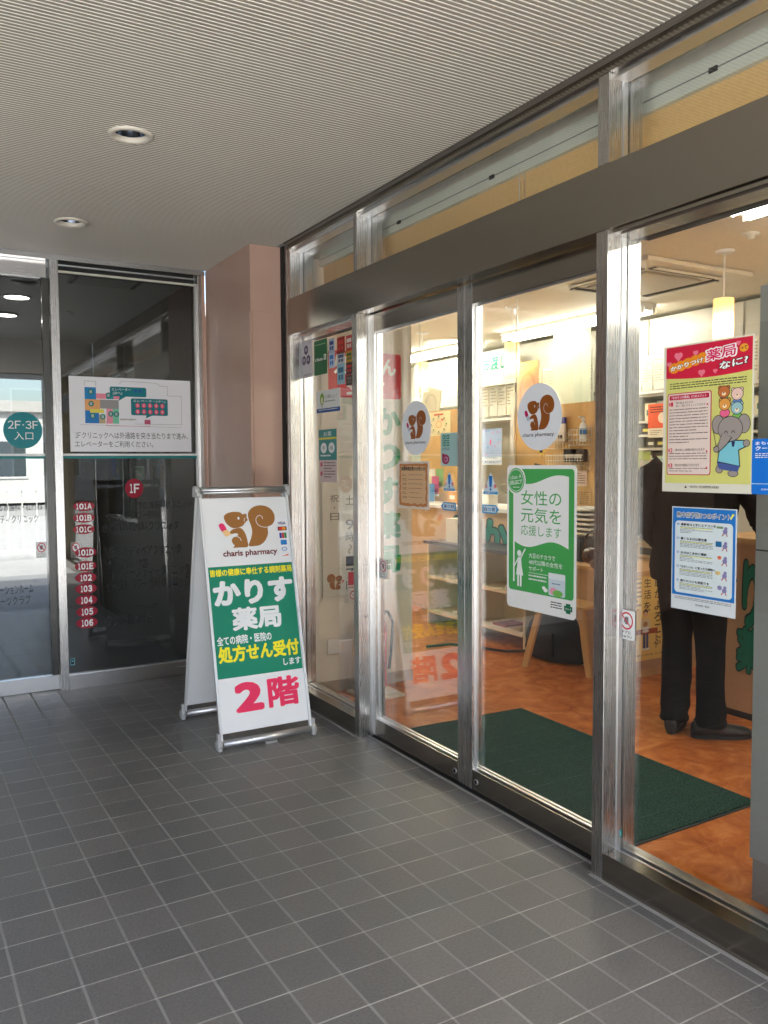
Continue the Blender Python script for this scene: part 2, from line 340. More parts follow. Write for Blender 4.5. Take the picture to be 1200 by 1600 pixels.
class Art:
    """flat print of w x h metres; drawing coordinates are fractions, origin top left, y down"""
    def __init__(s, w, h, t=.0012): s.w, s.h, s.t = w, h, t; s.V = []; s.F = []; s.M = []; s.mats = []; s.z = 0
    def mi(s, m):
        if m not in s.mats: s.mats.append(m)
        return s.mats.index(m)
    def P(s, x, y, lay): return (x * s.w, -y * s.h, s.t + lay * .0004 + s.z)
    def slab(s, pts, m):
        """the sheet itself, with thickness"""
        n = len(pts); b = len(s.V); i = s.mi(m)
        s.V += [(x * s.w, -y * s.h, 0) for x, y in pts] + [(x * s.w, -y * s.h, s.t) for x, y in pts]
        s.F.append([b + k for k in range(n)]); s.M.append(i)
        s.F.append([b + n + k for k in range(n)][::-1]); s.M.append(i)
        for k in range(n): s.F.append([b + k, b + n + k, b + n + (k + 1) % n, b + (k + 1) % n]); s.M.append(i)
        return s
    def poly(s, pts, m, lay=1):
        s.z = min(s.z + 2e-6, .00038); b = len(s.V); i = s.mi(m); q = [s.P(x, y, lay) for x, y in pts]; s.V += q
        for t in tessellate_polygon([[Vector(p) for p in q]]):
            a, c, d = (Vector(q[k]) for k in t)
            if (c - a).cross(d - a).z < 0: t = t[::-1]
            s.F.append([b + k for k in t]); s.M.append(i)
        return s
    def rr(s, x0, y0, x1, y1, r=.0):
        """rounded rectangle outline, r in metres"""
        rx, ry = r / s.w, r / s.h
        if r <= 0: return [(x0, y0), (x1, y0), (x1, y1), (x0, y1)]
        o = []
        for cx, cy, a0 in ((x1 - rx, y0 + ry, -90), (x1 - rx, y1 - ry, 0), (x0 + rx, y1 - ry, 90), (x0 + rx, y0 + ry, 180)):
            for k in range(6):
                a = math.radians(a0 + 18 * k); o.append((cx + rx * math.cos(a), cy + ry * math.sin(a)))
        return o
    def el(s, cx, cy, rx, ry, n=36, a0=0, a1=360): return [(cx + rx * math.cos(math.radians(a0 + (a1 - a0) * k / n)), cy + ry * math.sin(math.radians(a0 + (a1 - a0) * k / n))) for k in range(n)]
    def rect(s, x0, y0, x1, y1, m, lay=1, r=0.): return s.poly(s.rr(x0, y0, x1, y1, r), m, lay)
    def disc(s, cx, cy, rx, ry, m, lay=1, n=36): return s.poly(s.el(cx, cy, rx, ry, n), m, lay)
    def line(s, pts, wd, m, lay=2, closed=False):
        """polyline, width in metres"""
        if closed: pts = list(pts) + [pts[0]]
        for (x0, y0), (x1, y1) in zip(pts, pts[1:]):
            d = Vector(((x1 - x0) * s.w, (y1 - y0) * s.h)); L = d.length
            if L < 1e-7: continue
            n = Vector((-d.y, d.x)) / L * wd / 2; e = d / L * wd * .35; nx, ny = n.x / s.w, n.y / s.h; ex, ey = e.x / s.w, e.y / s.h
            s.poly([(x0 + nx - ex, y0 + ny - ey), (x1 + nx + ex, y1 + ny + ey), (x1 - nx + ex, y1 - ny + ey), (x0 - nx - ex, y0 - ny - ey)], m, lay)
        return s
    def text(s, t, x0, y0, x1, y1, m, lay=2, bold=0., vertical=False, gap=1.05, slope=0., keep=False):
        V, F = text_geo(t, vertical, gap)
        if not V: return s
        a0, a1 = min(v[0] for v in V), max(v[0] for v in V); b0, b1 = min(v[1] for v in V), max(v[1] for v in V)
        if keep:    # keep the glyph proportions: fit the height, centre in the box
            k = abs(y1 - y0) * s.h / (b1 - b0); wd = (a1 - a0) * k / s.w
            if wd < (x1 - x0): cxm = (x0 + x1) / 2; x0, x1 = cxm - wd / 2, cxm + wd / 2
        i = s.mi(m); nd = 1 if bold <= 0 else (4 if bold < .03 else (8 if bold < .05 else 12))
        # heavier strokes: the glyph laid over itself, shifted in a small circle
        a0 -= bold; a1 += bold; b0 -= bold; b1 += bold
        for c in range(nd):
            dx, dy = (0, 0) if nd == 1 else (bold * math.cos(2 * math.pi * (c + .5) / nd), bold * math.sin(2 * math.pi * (c + .5) / nd)); b = len(s.V)
            for v in V:
                fx = (v[0] + dx - a0) / (a1 - a0 + 1e-9); fy = (b1 - v[1] - dy) / (b1 - b0 + 1e-9)
                q = s.P(x0 + fx * (x1 - x0), y0 + fy * (y1 - y0) + slope * fx, lay); s.V.append((q[0], q[1], q[2] + c * 1.2e-5))
            for f in F: s.F.append([b + k for k in f]); s.M.append(i)
        return s
    def lines(s, x0, y0, x1, y1, n, m, lay=2, fill=.45, seed=1, dash=.012):
        """rows of print too small to read"""
        R = random.Random(seed); dh = (y1 - y0) / n; z_ = s.z
        for k in range(n):
            x = x0; end = x1 if R.random() < .7 else x0 + (x1 - x0) * R.uniform(.35, .8)
            while x < end:
                w = dash * R.uniform(.5, 1.6) / s.w * .6
                w = min(w, end - x)
                hh = dh * fill * R.uniform(.8, 1.0)
                s.poly([(x, y0 + k * dh), (x + w, y0 + k * dh), (x + w, y0 + k * dh + hh), (x, y0 + k * dh + hh)], m, lay); x += w + .0022 / s.w * R.uniform(.6, 1.6); s.z = z_
        return s
    def chars(s, t, x0, y0, x1, y1, m, lay=2, bold=0.):
        """latin capitals and digits set one by one in even columns"""
        wd = [.5 if c == '1' else (.45 if c in '・-' else 1.) for c in t]; g = .16; tot = sum(wd) + g * (len(t) - 1); x = x0; u = (x1 - x0) / tot
        for c, w in zip(t, wd):
            if c == '・': s.disc(x + w * u / 2, (y0 + y1) / 2, .12 * u, .12 * u * s.w / s.h, m, lay, 12)
            else: s.text(chr(ord(c) + 0xFEE0), x, y0, x + w * u, y1, m, lay, bold)
            x += (w + g) * u
        return s
    def squirrel(s, x0, y0, x1, y1, body, bg, red, peach, lay=2, flip=False):
        def T(p): 
            u = (p[0] - 245) / 322
            if flip: u = 1 - u
            return (x0 + u * (x1 - x0), y0 + (p[1] - 145) / 272 * (y1 - y0))
        def sm(pts):
            o = []; n = len(pts)
            for k in range(n):
                p0, p1, p2, p3 = (Vector(pts[(k + j) % n]) for j in (-1, 0, 1, 2))
                for t in (0, .33, .66): o.append(tuple(.5 * ((2 * p1) + (p2 - p0) * t + (2 * p0 - 5 * p1 + 4 * p2 - p3) * t * t + (3 * p1 - p0 - 3 * p2 + p3) * t ** 3)))
            return o
        tail = [(404, 410), (440, 412), (470, 406), (500, 380), (520, 335), (522, 292), (548, 278), (565, 250), (567, 212), (553, 178), (525, 155), (487, 147), (450, 157), (425, 180), (415, 207), (418, 243), (427, 280), (430, 315), (423, 352), (410, 385)]
        head = [(280, 212), (300, 192), (335, 184), (370, 188), (386, 203), (398, 198), (408, 206), (406, 222), (411, 240), (402, 250), (392, 262), (378, 278), (350, 289), (320, 287), (298, 268), (284, 242)]
        bod = [(300, 322), (318, 300), (345, 291), (366, 291), (382, 308), (393, 338), (399, 378), (397, 414), (355, 416), (316, 415), (325, 402), (316, 388), (311, 368), (322, 349), (342, 342), (350, 330), (335, 323), (316, 327)]
        for q in (tail, head, bod): s.poly([T(p) for p in sm(q)], body, lay)
        sw = [(497, 236), (494, 221), (482, 213), (468, 218), (458, 236), (458, 256), (467, 275), (484, 287), (503, 293), (522, 292)]
        s.line([T(p) for p in sw], .010 * (x1 - x0) * s.w, bg, lay + 1)
        arc = [(318, 350), (330, 343), (346, 345), (358, 356), (364, 372)]
        s.line([T(p) for p in arc], .010 * (x1 - x0) * s.w, bg, lay + 1)
        s.line([T(p) for p in [(398, 226), (390, 238), (392, 250)]], .008 * (x1 - x0) * s.w, bg, lay + 1)
        s.poly([T((360 + 6 * math.cos(a * .5236), 227 + 10 * math.sin(a * .5236))) for a in range(12)], bg, lay + 1)
        s.poly([T(p) for p in sm([(248, 276), (251, 261), (264, 255), (277, 264), (289, 299), (264, 309)])], red, lay)
        s.poly([T(p) for p in sm([(266, 309), (290, 299), (306, 318), (310, 330), (298, 336), (284, 342), (273, 330)])], peach, lay)
        return s
    def build(s, name, parent=None, M=None):
        me = bpy.data.meshes.new(name); me.from_pydata(s.V, [], s.F)
        for m in s.mats: me.materials.append(m)
        me.polygons.foreach_set('material_index', s.M); me.update()
        o = bpy.data.objects.new(name, me); C.objects.link(o)
        if parent: o.parent = parent
        if M: o.matrix_world = M
        return o
def frame_shop(p):      # faces the walkway from the shop front (normal -x)
    return Matrix(((0, 0, -1, p[0]), (-1, 0, 0, p[1]), (0, 1, 0, p[2]), (0, 0, 0, 1)))
def frame_hall(p):      # faces -y
    return Matrix(((1, 0, 0, p[0]), (0, 0, -1, p[1]), (0, 1, 0, p[2]), (0, 0, 0, 1)))
def spot(axis, v, tl, br):
    """top-left corner and size of a sheet lying on the plane axis=v, from two photo corners"""
    a, b = at(axis, v, *tl), at(axis, v, *br)
    w = abs(b.y - a.y) if axis == 'x' else abs(b.x - a.x)
    return a, w, abs(a.z - b.z)
def sheet(name, label, cat, axis, v, tl, br, draw, group=None, shape=None, base=None, t=.0012, parent=None, size=None):
    p, w, h = spot(axis, v, tl, br)
    if size: w, h = size
    a = Art(w, h, t)
    if base is not None: a.slab(shape(a) if shape else a.rr(0, 0, 1, 1), base)
    draw(a)
    o = a.build(name, None, frame_shop(p) if axis == 'x' else frame_hall(p))
    return tag(o, label, cat, group)
K = ink(25, 22, 22); WI = ink(236, 238, 238); BR = ink(150, 88, 30)

# ================================================================== THE SETTING
X0 = 1.99           # front face of the shop front
XG = 2.075          # fixed glass
XD = 2.100          # door glass
YB = 4.53           # far end of the shop front
ZC = 2.66           # underside of the slatted canopy
TILE = mat_tiles(); ORANGE = mat_orange()
CONC = pm('pale_concrete', (.30, .295, .28), .8, noise=.08, nscale=2, bump=.3, bscale=60)
# floors -------------------------------------------------------------
o = MB().box(-60, 60, -60, 70, -.30, -.10, CONC).build('ground'); struct(o)
o = MB().box(-3.0, X0 + .06, -.5, 8.7, -.10, 0, TILE).build('walkway_floor'); struct(o)
o = MB().box(X0 + .062, 6.2, -1.5, 9.6, -.10, .0, ORANGE).build('shop_floor'); struct(o)
o = MB().box(-9, 9, -14, -.5, -.10, -.003, pm('bounce_paving', (.62, .61, .58), .7, noise=.06, nscale=3)).build('bounce_forecourt'); struct(o)  # unseen pale ground, added to bounce sunlight up under the canopy
o = MB().box(-3, 3, 8.7, 14, -.10, -.004, pm('exit_paving', (.22, .22, .215), .7, noise=.1, nscale=3)).build('pavement'); struct(o)
# slatted canopy underside ------------------------------------------
SLAT_LIT = pm('slat_lit_edge', (.84, .81, .72), .5); SLAT_SHADED = pm('slat_shaded_face', (.31, .285, .235), .5, noise=.04, nscale=3)  # one slat paint: daylight on edges and shade underneath put into two colours
LAMPS = ((.819, 3.331), (.828, 4.655))
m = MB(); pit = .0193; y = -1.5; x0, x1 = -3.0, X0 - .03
ie, ib, ig = m.mi(SLAT_LIT), m.mi(SLAT_SHADED), m.mi(pm('slat_shaded_recess', (.05, .04, .03), .7))  # shade between the slats painted in as a dark colour
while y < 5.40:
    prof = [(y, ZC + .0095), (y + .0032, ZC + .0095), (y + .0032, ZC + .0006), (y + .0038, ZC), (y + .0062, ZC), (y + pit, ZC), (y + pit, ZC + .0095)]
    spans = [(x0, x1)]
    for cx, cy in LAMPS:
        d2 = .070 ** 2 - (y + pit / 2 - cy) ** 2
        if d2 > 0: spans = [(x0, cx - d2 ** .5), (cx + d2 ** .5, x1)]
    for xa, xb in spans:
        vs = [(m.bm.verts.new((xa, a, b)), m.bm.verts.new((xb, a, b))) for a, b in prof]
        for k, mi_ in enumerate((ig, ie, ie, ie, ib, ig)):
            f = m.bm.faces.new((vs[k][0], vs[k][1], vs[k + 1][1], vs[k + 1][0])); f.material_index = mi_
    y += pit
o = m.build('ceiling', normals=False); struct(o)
struct(MB().box(-3.0, 6.3, -1.5, 5.42, ZC + .12, 3.5, WHITE).box(-3.06, -3.0, -1.56, 8.9, ZC - .02, 3.5, GREYP).box(-3.0, 6.3, -1.56, -1.5, ZC - .02, 3.5, GREYP).build('canopy_roof'))
t = thing('canopy_edge_trim', 'dark metal trim along the slatted canopy above the shop front windows', 'trim', (X0, 0, ZC))
MB().box(-.020, -.0005, -1.5, YB, -.004, .02, pm('dark_trim', (.20, .175, .145), .4, metal=.3)).box(-.031, -.0205, -1.5, YB, .006, .02, DARK).build('trim_rail', t)
# downlights in the canopy ------------------------------------------
def downlight(x, y, label):
    t = thing('downlight', label, 'ceiling light', (x, y, ZC), 0, 'round downlights recessed in the slatted canopy')
    m = MB(); m.lathe([(.062, .02), (.060, -.004), (.064, -.009), (.078, -.010), (.084, -.006), (.084, .01)], pm('cream_enamel', (.66, .62, .52), .35)); m.build('ring', t)
    m = MB(); m.lathe([(.0, .085), (.03, .083), (.052, .065), (.0625, .004)], pm('dark_reflector', (.10, .12, .15), .12, metal=.95)); m.build('reflector', t)
    MB().lathe([(.0, .035), (.022, .036), (.026, .05), (.022, .08)], pm('lamp_glass', (.10, .12, .13), .1)).build('lamp', t)
    return t
downlight(.819, 3.331, 'unlit round downlight with cream ring, the nearer of two in the slatted canopy')
downlight(.828, 4.655, 'unlit round downlight with cream ring, near the dark entrance glazing')

# ------------------------------------------------------------------ shop front frame
t = thing('shopfront_frame', 'brushed steel shop front frame with a deep lintel, transoms and two fixed panes', 'shop front', (X0, 3, 0))
def W_(mb, name): return mb.build(name, t, loc=(-X0, -3, 0))
YE = -1.5
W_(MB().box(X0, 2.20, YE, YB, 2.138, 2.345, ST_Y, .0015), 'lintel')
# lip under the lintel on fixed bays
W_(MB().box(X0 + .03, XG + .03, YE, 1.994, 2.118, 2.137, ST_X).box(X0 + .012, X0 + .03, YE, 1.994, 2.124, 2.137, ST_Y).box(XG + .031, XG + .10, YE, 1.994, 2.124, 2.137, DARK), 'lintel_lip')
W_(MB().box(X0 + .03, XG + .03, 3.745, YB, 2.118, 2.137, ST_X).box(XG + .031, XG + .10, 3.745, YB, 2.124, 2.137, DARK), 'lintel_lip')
for y0, y1, zz0, zz1, nm in ((1.995, 2.045, 0, 2.137, 'post'), (3.690, 3.742, 0, 2.137, 'post'), (4.506, YB, .0, 2.137, 'post'), (1.995, 2.043, 2.346, 2.626, 'mullion'), (3.684, 3.716, 2.346, 2.626, 'mullion'), (4.49, YB, 2.346, 2.626, 'mullion')):
    m = MB(); m.box(X0 + .001, 2.052, y0, y1, zz0, zz1, ST_Z, .001); m.box(2.0525, XG - .004, y0 - .004, min(y1 + .004, YB), zz0, zz1, ALU); m.box(XG + .004, 2.135, y0 - .004, y1 + .004, zz0, zz1, ST_Z)
    W_(m, nm)
W_(MB().box(X0, 2.11, YE, YB, 2.627, 2.675, ST_Y), 'head_rail')
W_(MB().box(X0 + .02, XG - .006, YE, YB, 2.609, 2.6265, ALU), 'head_rail')
# sills under the fixed panes
for y0, y1 in ((YE, 1.994), (3.743, 4.487)):
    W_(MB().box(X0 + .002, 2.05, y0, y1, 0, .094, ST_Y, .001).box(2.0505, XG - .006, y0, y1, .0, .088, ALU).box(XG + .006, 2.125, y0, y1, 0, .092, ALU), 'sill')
W_(MB().box(X0 - .012, X0 + .001, YE, 2.044, .0005, .0035, pm('grout_fillet', (.33, .325, .31), .8)).box(X0 - .012, X0 + .001, 3.69, YB, .0005, .0035, MATS['grout_fillet']), 'threshold_strip')
W_(MB().box(2.0525, 2.15, 2.046, 3.689, .0005, .003, DARK), 'door_track')
W_(MB().box(2.040, 2.052, 2.046, 3.689, .0005, .0038, MATS['grout_fillet']), 'threshold_strip')
for y0, y1, z0, z1 in ((YE, 1.994, .09, 2.12), (3.743, 4.487, .09, 2.12), (YE, 1.994, 2.346, 2.61), (2.044, 3.683, 2.346, 2.61), (3.717, 4.489, 2.346, 2.61)):
    W_(MB().box(XG - .003, XG + .003, y0, y1, z0, z1, GLASS), 'glass_pane')
W_(MB().tube((2.03, 3.689, .62), (2.03, 3.6875, .62), .006, BLACK).tube((2.03, 3.6875, .62), (2.03, 3.6865, .62), .003, ALU), 'lock')

# sliding doors ------------------------------------------------------
def door(y0, y1, label, bolt_y, st0, st1):
    d = thing('sliding_door', label, 'door', (2.066, (y0 + y1) / 2, 0), 0, 'automatic glass sliding doors of the shop'); L = (-2.066, -(y0 + y1) / 2, 0)
    m = MB()
    m.box(2.066, 2.118, y0, y0 + st0, .012, 2.132, ST_Z, .001); m.box(2.066, 2.118, y1 - st1, y1, .012, 2.132, ST_Z, .001)
    m.build('stile', d, loc=L)
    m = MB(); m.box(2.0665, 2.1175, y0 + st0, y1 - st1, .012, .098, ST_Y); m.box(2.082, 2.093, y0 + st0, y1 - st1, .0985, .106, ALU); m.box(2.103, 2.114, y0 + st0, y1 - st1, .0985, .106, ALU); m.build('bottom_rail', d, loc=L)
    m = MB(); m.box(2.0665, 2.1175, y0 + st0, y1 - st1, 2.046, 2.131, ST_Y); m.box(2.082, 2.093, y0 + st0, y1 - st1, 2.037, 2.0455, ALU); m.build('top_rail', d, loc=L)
    m = MB(); m.box(2.082, 2.093, y1 - st1 - .009, y1 - st1, .107, 2.036, ALU); m.box(2.082, 2.093, y0 + st0, y0 + st0 + .009, .107, 2.036, ALU); m.build('glazing_bead', d, loc=L)
    MB().box(XD - .003, XD + .003, y0 + st0, y1 - st1, .1, 2.045, GLASS_D).build('glass_pane', d, loc=L)
    k = MB(); k.tube((2.066, bolt_y, .052), (2.0630, bolt_y, .052), .0125, ALU, 20); k.tube((2.063, bolt_y, .052), (2.0622, bolt_y, .052), .0085, BLACK, 20); k.build('floor_lock', d, loc=L)
    return d
door(2.883, 3.688, 'left glass sliding door with the brown parchment notice', 2.955, .052, .038)
door(2.05, 2.8805, 'right glass sliding door with the green poster', 2.80, .06, .052)

# ------------------------------------------------------------------ pillar
t = thing('pillar', 'square pillar clad in rose-brown speckled panels between shop and dark entrance', 'pillar', (1.9, 4.9, 0))
MB().box(1.795, 1.983, 4.612, 5.418, 2.28, ZC - .001, PINK).build('upper_cladding', t, loc=(-1.9, -4.9, 0))
MB().box(1.7705, 1.7925, 5.421, 5.60, 0, ZC - .001, PINK).build('side_filler', t, loc=(-1.9, -4.9, 0))
MB().box(1.806, 1.983, 4.612, 5.418, 0, 2.2795, PINK).box(1.793, 1.8055, 4.622, 5.418, 0, 2.279, PINK).build('lower_cladding', t, loc=(-1.9, -4.9, 0))
MB().box(1.9835, 1.9885, 4.56, 4.64, 0, ZC - .001, DARK).box(1.989, 2.05, 4.5305, 4.70, 0, ZC - .001, ST_Z).build('edge_strip', t, loc=(-1.9, -4.9, 0))
MB().box(2.0505, 2.9, 4.655, 5.6, 2.62, 3.3, WHITE).build('beam_end', t, loc=(-1.9, -4.9, 0))

# ------------------------------------------------------------------ dark entrance glazing (plane y = 5.42)
YG = 5.42
t = thing('entrance_screen', 'steel framed screen of dark glass with a white and teal line, left of the pillar', 'glass screen', (1.3, YG, 0))
L = (-1.3, -YG, 0)
MB().box(.834, .882, YG, YG + .07, 0, 2.628, ST_Z, .001).build('post', t, loc=L)
MB().box(1.744, 1.770, YG, YG + .07, 0, 2.628, ST_Z, .001).box(1.7265, 1.7435, YG + .02, YG + .05, 0, 2.58, ALU).build('post', t, loc=L)
MB().box(-3.0, 1.79, YG - .012, YG + .07, 2.629, 2.659, ST_X).build('head_rail', t, loc=L)
MB().box(.8825, 1.726, YG + .022, YG + .06, 2.56, 2.627, DARK).box(.8825, 1.726, YG + .004, YG + .021, 2.600, 2.608, ALU).box(.8825, 1.726, YG + .004, YG + .021, 2.560, 2.572, pm('cream_seal', (.6, .6, .5), .5)).build('head_track', t, loc=L)
MB().box(.8825, 1.743, YG + .001, YG + .06, 0, .092, ST_X, .001).box(.8825, 1.743, YG + .012, YG + .05, .0925, .098, ALU).build('sill', t, loc=L)
MB().box(.8825, 1.7265, YG + .03, YG + .036, .098, 2.56, GLASS_T).build('glass_pane', t, loc=L)
a = Art(.86, .03); a.slab(a.rr(0, 0, 1, .45), WI); a.slab(a.rr(0, .5, 1, 1), ink(0, 120, 122)); b_ = a.build('line_band', t); b_.matrix_world = frame_hall((.8825, YG + .0285, 1.467)); b_.parent = None
b_.parent = t; b_.matrix_parent_inverse = Matrix.Translation((-1.3, -YG, 0))
YL = 5.475
t = thing('sliding_door', 'dark glass sliding door with the round teal sticker at the left edge', 'door', (.3, YL, 0)); L = (-.3, -YL, 0)
MB().box(-1.0, .833, YL, YL + .05, .006, .093, pm('bright_rail', (.80, .80, .80), .28, metal=.9)).build('bottom_rail', t, loc=L)
MB().box(-1.0, .820, YL, YL + .05, 2.53, 2.627, ST_X).build('top_rail', t, loc=L)
MB().box(.794, .833, YL + .001, YL + .049, .094, 2.529, pm('dark_stile', (.08, .08, .075), .3, metal=.8)).build('stile', t, loc=L)
MB().box(-1.0, .7935, YL + .02, YL + .026, .093, 2.53, GLASS_T).build('glass_pane', t, loc=L)
a = Art(1.79, .03); a.slab(a.rr(0, 0, 1, .45), WI); a.slab(a.rr(0, .5, 1, 1), ink(0, 120, 122)); b_ = a.build('line_band', t); b_.matrix_world = Matrix.Identity(4)
b_.matrix_basis = Matrix.Translation((-.3, -YL, 0)) @ frame_hall((-1.0, YL + .0185, 1.467))
for o in C.objects:
    if o.name == 'line_band': o.matrix_parent_inverse = Matrix.Identity(4); o.matrix_basis = Matrix.Translation((-1.3, -YG, 0)) @ frame_hall((.8825, YG + .0285, 1.467))
tag(MB().box(-3.0, -1.001, YG + .0, YG + .25, 0, 2.629, PINK).build('wall'), 'rose-brown wall left of the dark sliding door', 'wall')

# entrance hall behind it -------------------------------------------
ZH = 2.6
BRK = mat_brick('brown_tile_brick', (.085, .075, .055), (.115, .10, .072), (.03, .027, .022), .235, .068, 'Y')
HALLC = pm('hall_ceiling', (.74, .76, .72), .8, noise=.03)
struct(MB().box(-3.0, 1.80, 5.50, 8.7, ZH, ZH + .1, HALLC).build('hall_ceiling'))
tag(MB().box(1.72, 1.79, 5.492, 7.05, 0, ZH - .001, BRK).box(1.72, 1.79, 8.15, 8.699, 0, ZH - .001, BRK).box(1.72, 1.79, 7.051, 8.149, 2.25, ZH - .001, BRK).box(1.72, 1.79, 7.051, 8.149, 0, .9, BRK).build('brick_wall'), 'brown brick wall of the entrance hall seen through the dark glass', 'wall')
t = thing('hall_window', 'window in the brown brick wall with a pale roller blind half drawn', 'window', (1.76, 7.6, 1.6))
MB().box(1.735, 1.775, 7.051, 8.149, 2.21, 2.249, ALU).box(1.735, 1.775, 7.051, 8.149, .901, .93, ALU).box(1.735, 1.775, 7.58, 7.62, .93, 2.21, ALU).build('frame', t, loc=(-1.76, -7.6, -1.6))
MB().box(1.780, 1.786, 7.051, 8.149, 1.75, 2.21, pm('pale_blind', (.45, .44, .40), .7)).box(1.780, 1.786, 7.051, 8.149, .93, 1.75, pm('dim_glass', (.10, .11, .11), .1)).build('blind', t, loc=(-1.76, -7.6, -1.6))
tag(MB().box(1.30, 1.719, 8.70, 8.9, 0, ZH + .1, pm('olive_wall', (.24, .215, .15), .6, noise=.05)).box(-3.0, 1.299, 8.70, 8.9, 2.28, ZH + .1, MATS['olive_wall']).box(-3.0, -1.5, 8.70, 8.9, 0, 2.279, MATS['olive_wall']).build('hall_end_wall'), 'olive end wall of the hall around the bright exit opening', 'wall')
tag(MB().box(-3.1, -3.001, 5.67, 8.9, 0, ZH + .1, MATS['olive_wall']).build('hall_side_wall'), 'plain side wall of the entrance hall beyond the sliding door', 'wall')
t = thing('exit_door_frame', 'pale metal frame of the bright exit at the end of the hall', 'door frame', (1.2, 8.6, 0)); L = (-1.2, -8.6, 0)
MB().box(1.235, 1.299, 8.62, 8.699, 0, 2.275, pm('pale_frame', (.55, .54, .52), .4)).build('jamb', t, loc=L); MB().box(-1.5, 1.234, 8.64, 8.699, 2.215, 2.275, MATS['pale_frame']).build('head', t, loc=L)
MB().box(.60, .63, 8.65, 8.69, 0, 2.214, MATS['pale_frame']).build('mullion', t, loc=L)
# ceiling cassette + lamps in the hall
t = thing('ceiling_air_conditioner', 'flat ceiling air conditioner with dark slots in the entrance hall', 'air conditioner', (1.23, 5.67, ZH))
MB().box(-.22, .21, -.19, .20, -.012, 0, pm('cassette_grey', (.48, .50, .47), .5)).build('panel', t); MB().box(-.215, -.19, -.18, .19, -.014, -.0125, DARK).build('slot', t); MB().box(.18, .205, -.18, .19, -.014, -.0125, DARK).build('slot', t)
def hall_lamp(px, py, label, lit):
    p = at('z', ZH, px, py); t = thing('hall_downlight', label, 'ceiling light', p, 0, 'downlights in the hall ceiling')
    MB().lathe([(.10, 0), (.10, -.012), (.085, -.012), (.08, 0)], pm('lamp_ring', (.7, .7, .66), .3)).build('ring', t)
    if lit: MB().lathe([(0, -.006), (.085, -.005)], DLAMP).build('lamp', t)
    else: MB().lathe([(0, .001), (.08, -.001)], pm('lamp_dark', (.25, .25, .24), .3)).build('lamp', t)
hall_lamp(8, 491, 'lit round downlight in the hall ceiling, lowest at the left edge', True)
hall_lamp(26, 463, 'small lit downlight in the hall ceiling above another one', True)
hall_lamp(-60, 491, 'added lit downlight brightening the hall ceiling, unseen beyond the left picture edge', True)  # unseen lamp, added to brighten the hall ceiling
hall_lamp(38, 436, 'unlit round downlight in the hall ceiling close to the door head', False)
tag(MB().lathe([(0, -.035), (.02, -.03), (.025, -.012), (.045, -.008), (.045, 0)], WHITE, c=at('z', ZH, 111, 487), seg=16).build('smoke_detector'), 'small round smoke detector on the hall ceiling behind the dark pane', 'smoke detector')

# ------------------------------------------------------------------ outdoors beyond and behind
def building(name, label, x0, x1, y0, y1, h, col, face, rows, cols):
    wl_ = pm('render_' + name + str(len(MATS)), col, .8, noise=.05, nscale=1)
    t = thing('building', label, 'building', ((x0 + x1) / 2, (y0 + y1) / 2, 0)); L = (-(x0 + x1) / 2, -(y0 + y1) / 2, 0)
    MB().box(x0, x1, y0, y1, 0, h, wl_).build('wall', t, loc=L)
    MB().box(x0 - .2, x1 + .2, y0 - .2, y1 + .2, h, h + .4, pm('parapet', (.5, .48, .45), .7)).build('roof', t, loc=L)
    wg = pm('window_glass_dark', (.05, .07, .08), .1); fr = WHITE
    for r in range(rows):
        for c in range(cols):
            z = 1.0 + r * (h - 1) / rows; u = (c + .5) / cols; ww = .6
            if face in '+-':
                yy = y0 - .02 if face == '-' else y1 + .02; xx = x0 + u * (x1 - x0); k = MB().box(xx - ww - .08, xx + ww + .08, yy - .03, yy + .03, z - .08, z + 1.38, fr)
                q = MB().box(xx - ww, xx + ww, yy - .04, yy + .04, z, z + 1.3, wg)
            else:
                xx = x1 + .02; yy = y0 + u * (y1 - y0); k = MB().box(xx - .03, xx + .03, yy - ww - .08, yy + ww + .08, z - .08, z + 1.38, fr)
                q = MB().box(xx - .04, xx + .04, yy - ww, yy + ww, z, z + 1.3, wg)
            w = k.build('window', t, loc=L); q.build('pane', w)
    return t
building('far', 'cream building standing beyond the bright exit of the hall', -9, 1.2, 24, 32, 4.6, (.20, .19, .16), '-', 2, 5)
building('side', 'low white house further right beyond the exit', 2.4, 12, 34, 42, 3.4, (.66, .65, .62), '-', 1, 4)
building('opp', 'grey block of flats across the open side of the walkway', -30, -20, -14, 16, 8.5, (.36, .34, .31), 'x', 3, 8)
building('behind', 'pale building behind the photographer at the walkway end', -12, 6, -32, -24, 5.0, (.50, .49, .47), '+', 2, 6)
WBR = mat_brick('opposite_brick', (.16, .11, .085), (.21, .15, .11), (.12, .11, .10), .235, .068, 'Y')
tag(MB().box(-2.9, -2.7, 2.5, 5.42, 0, ZC - .001, WBR).build('wall'), 'brown tiled wall across the walkway from the shop', 'wall')
tag(MB().box(-2.95, -2.5, -1.45, -1.0, 0, ZC - .001, PINK, .004).build('walkway_pillar'), 'square rose-brown pillar opposite the shop at the walkway mouth', 'pillar')
t = thing('guard_rail', 'white metal railing outside the bright exit of the hall', 'railing', (0, 13.5, 0))
MB().box(-6, 6, -.03, .03, 1.02, 1.08, WHITE).build('top_rail', t); MB().box(-6, 6, -.02, .02, .1, .14, WHITE).build('bottom_rail', t)
m = MB()
for k in range(61): m.box(-6 + k * .2 - .01, -6 + k * .2 + .01, -.012, .012, .14, 1.02, WHITE)
m.build('balusters', t)
t = thing('utility_line', 'thin overhead power lines beyond the exit', 'power line', (0, 22, 0))
for z in (5.2, 4.4, 3.6): MB().path([(-14, 0, z + .3), (-5, 0, z), (3, 0, z - .05), (14, 0, z + .4)], .02, BLACK, 5).build('wire', t)
MB().tube((-6.2, .2, 0), (-6.2, .2, 7), .13, CONC).build('pole', t)

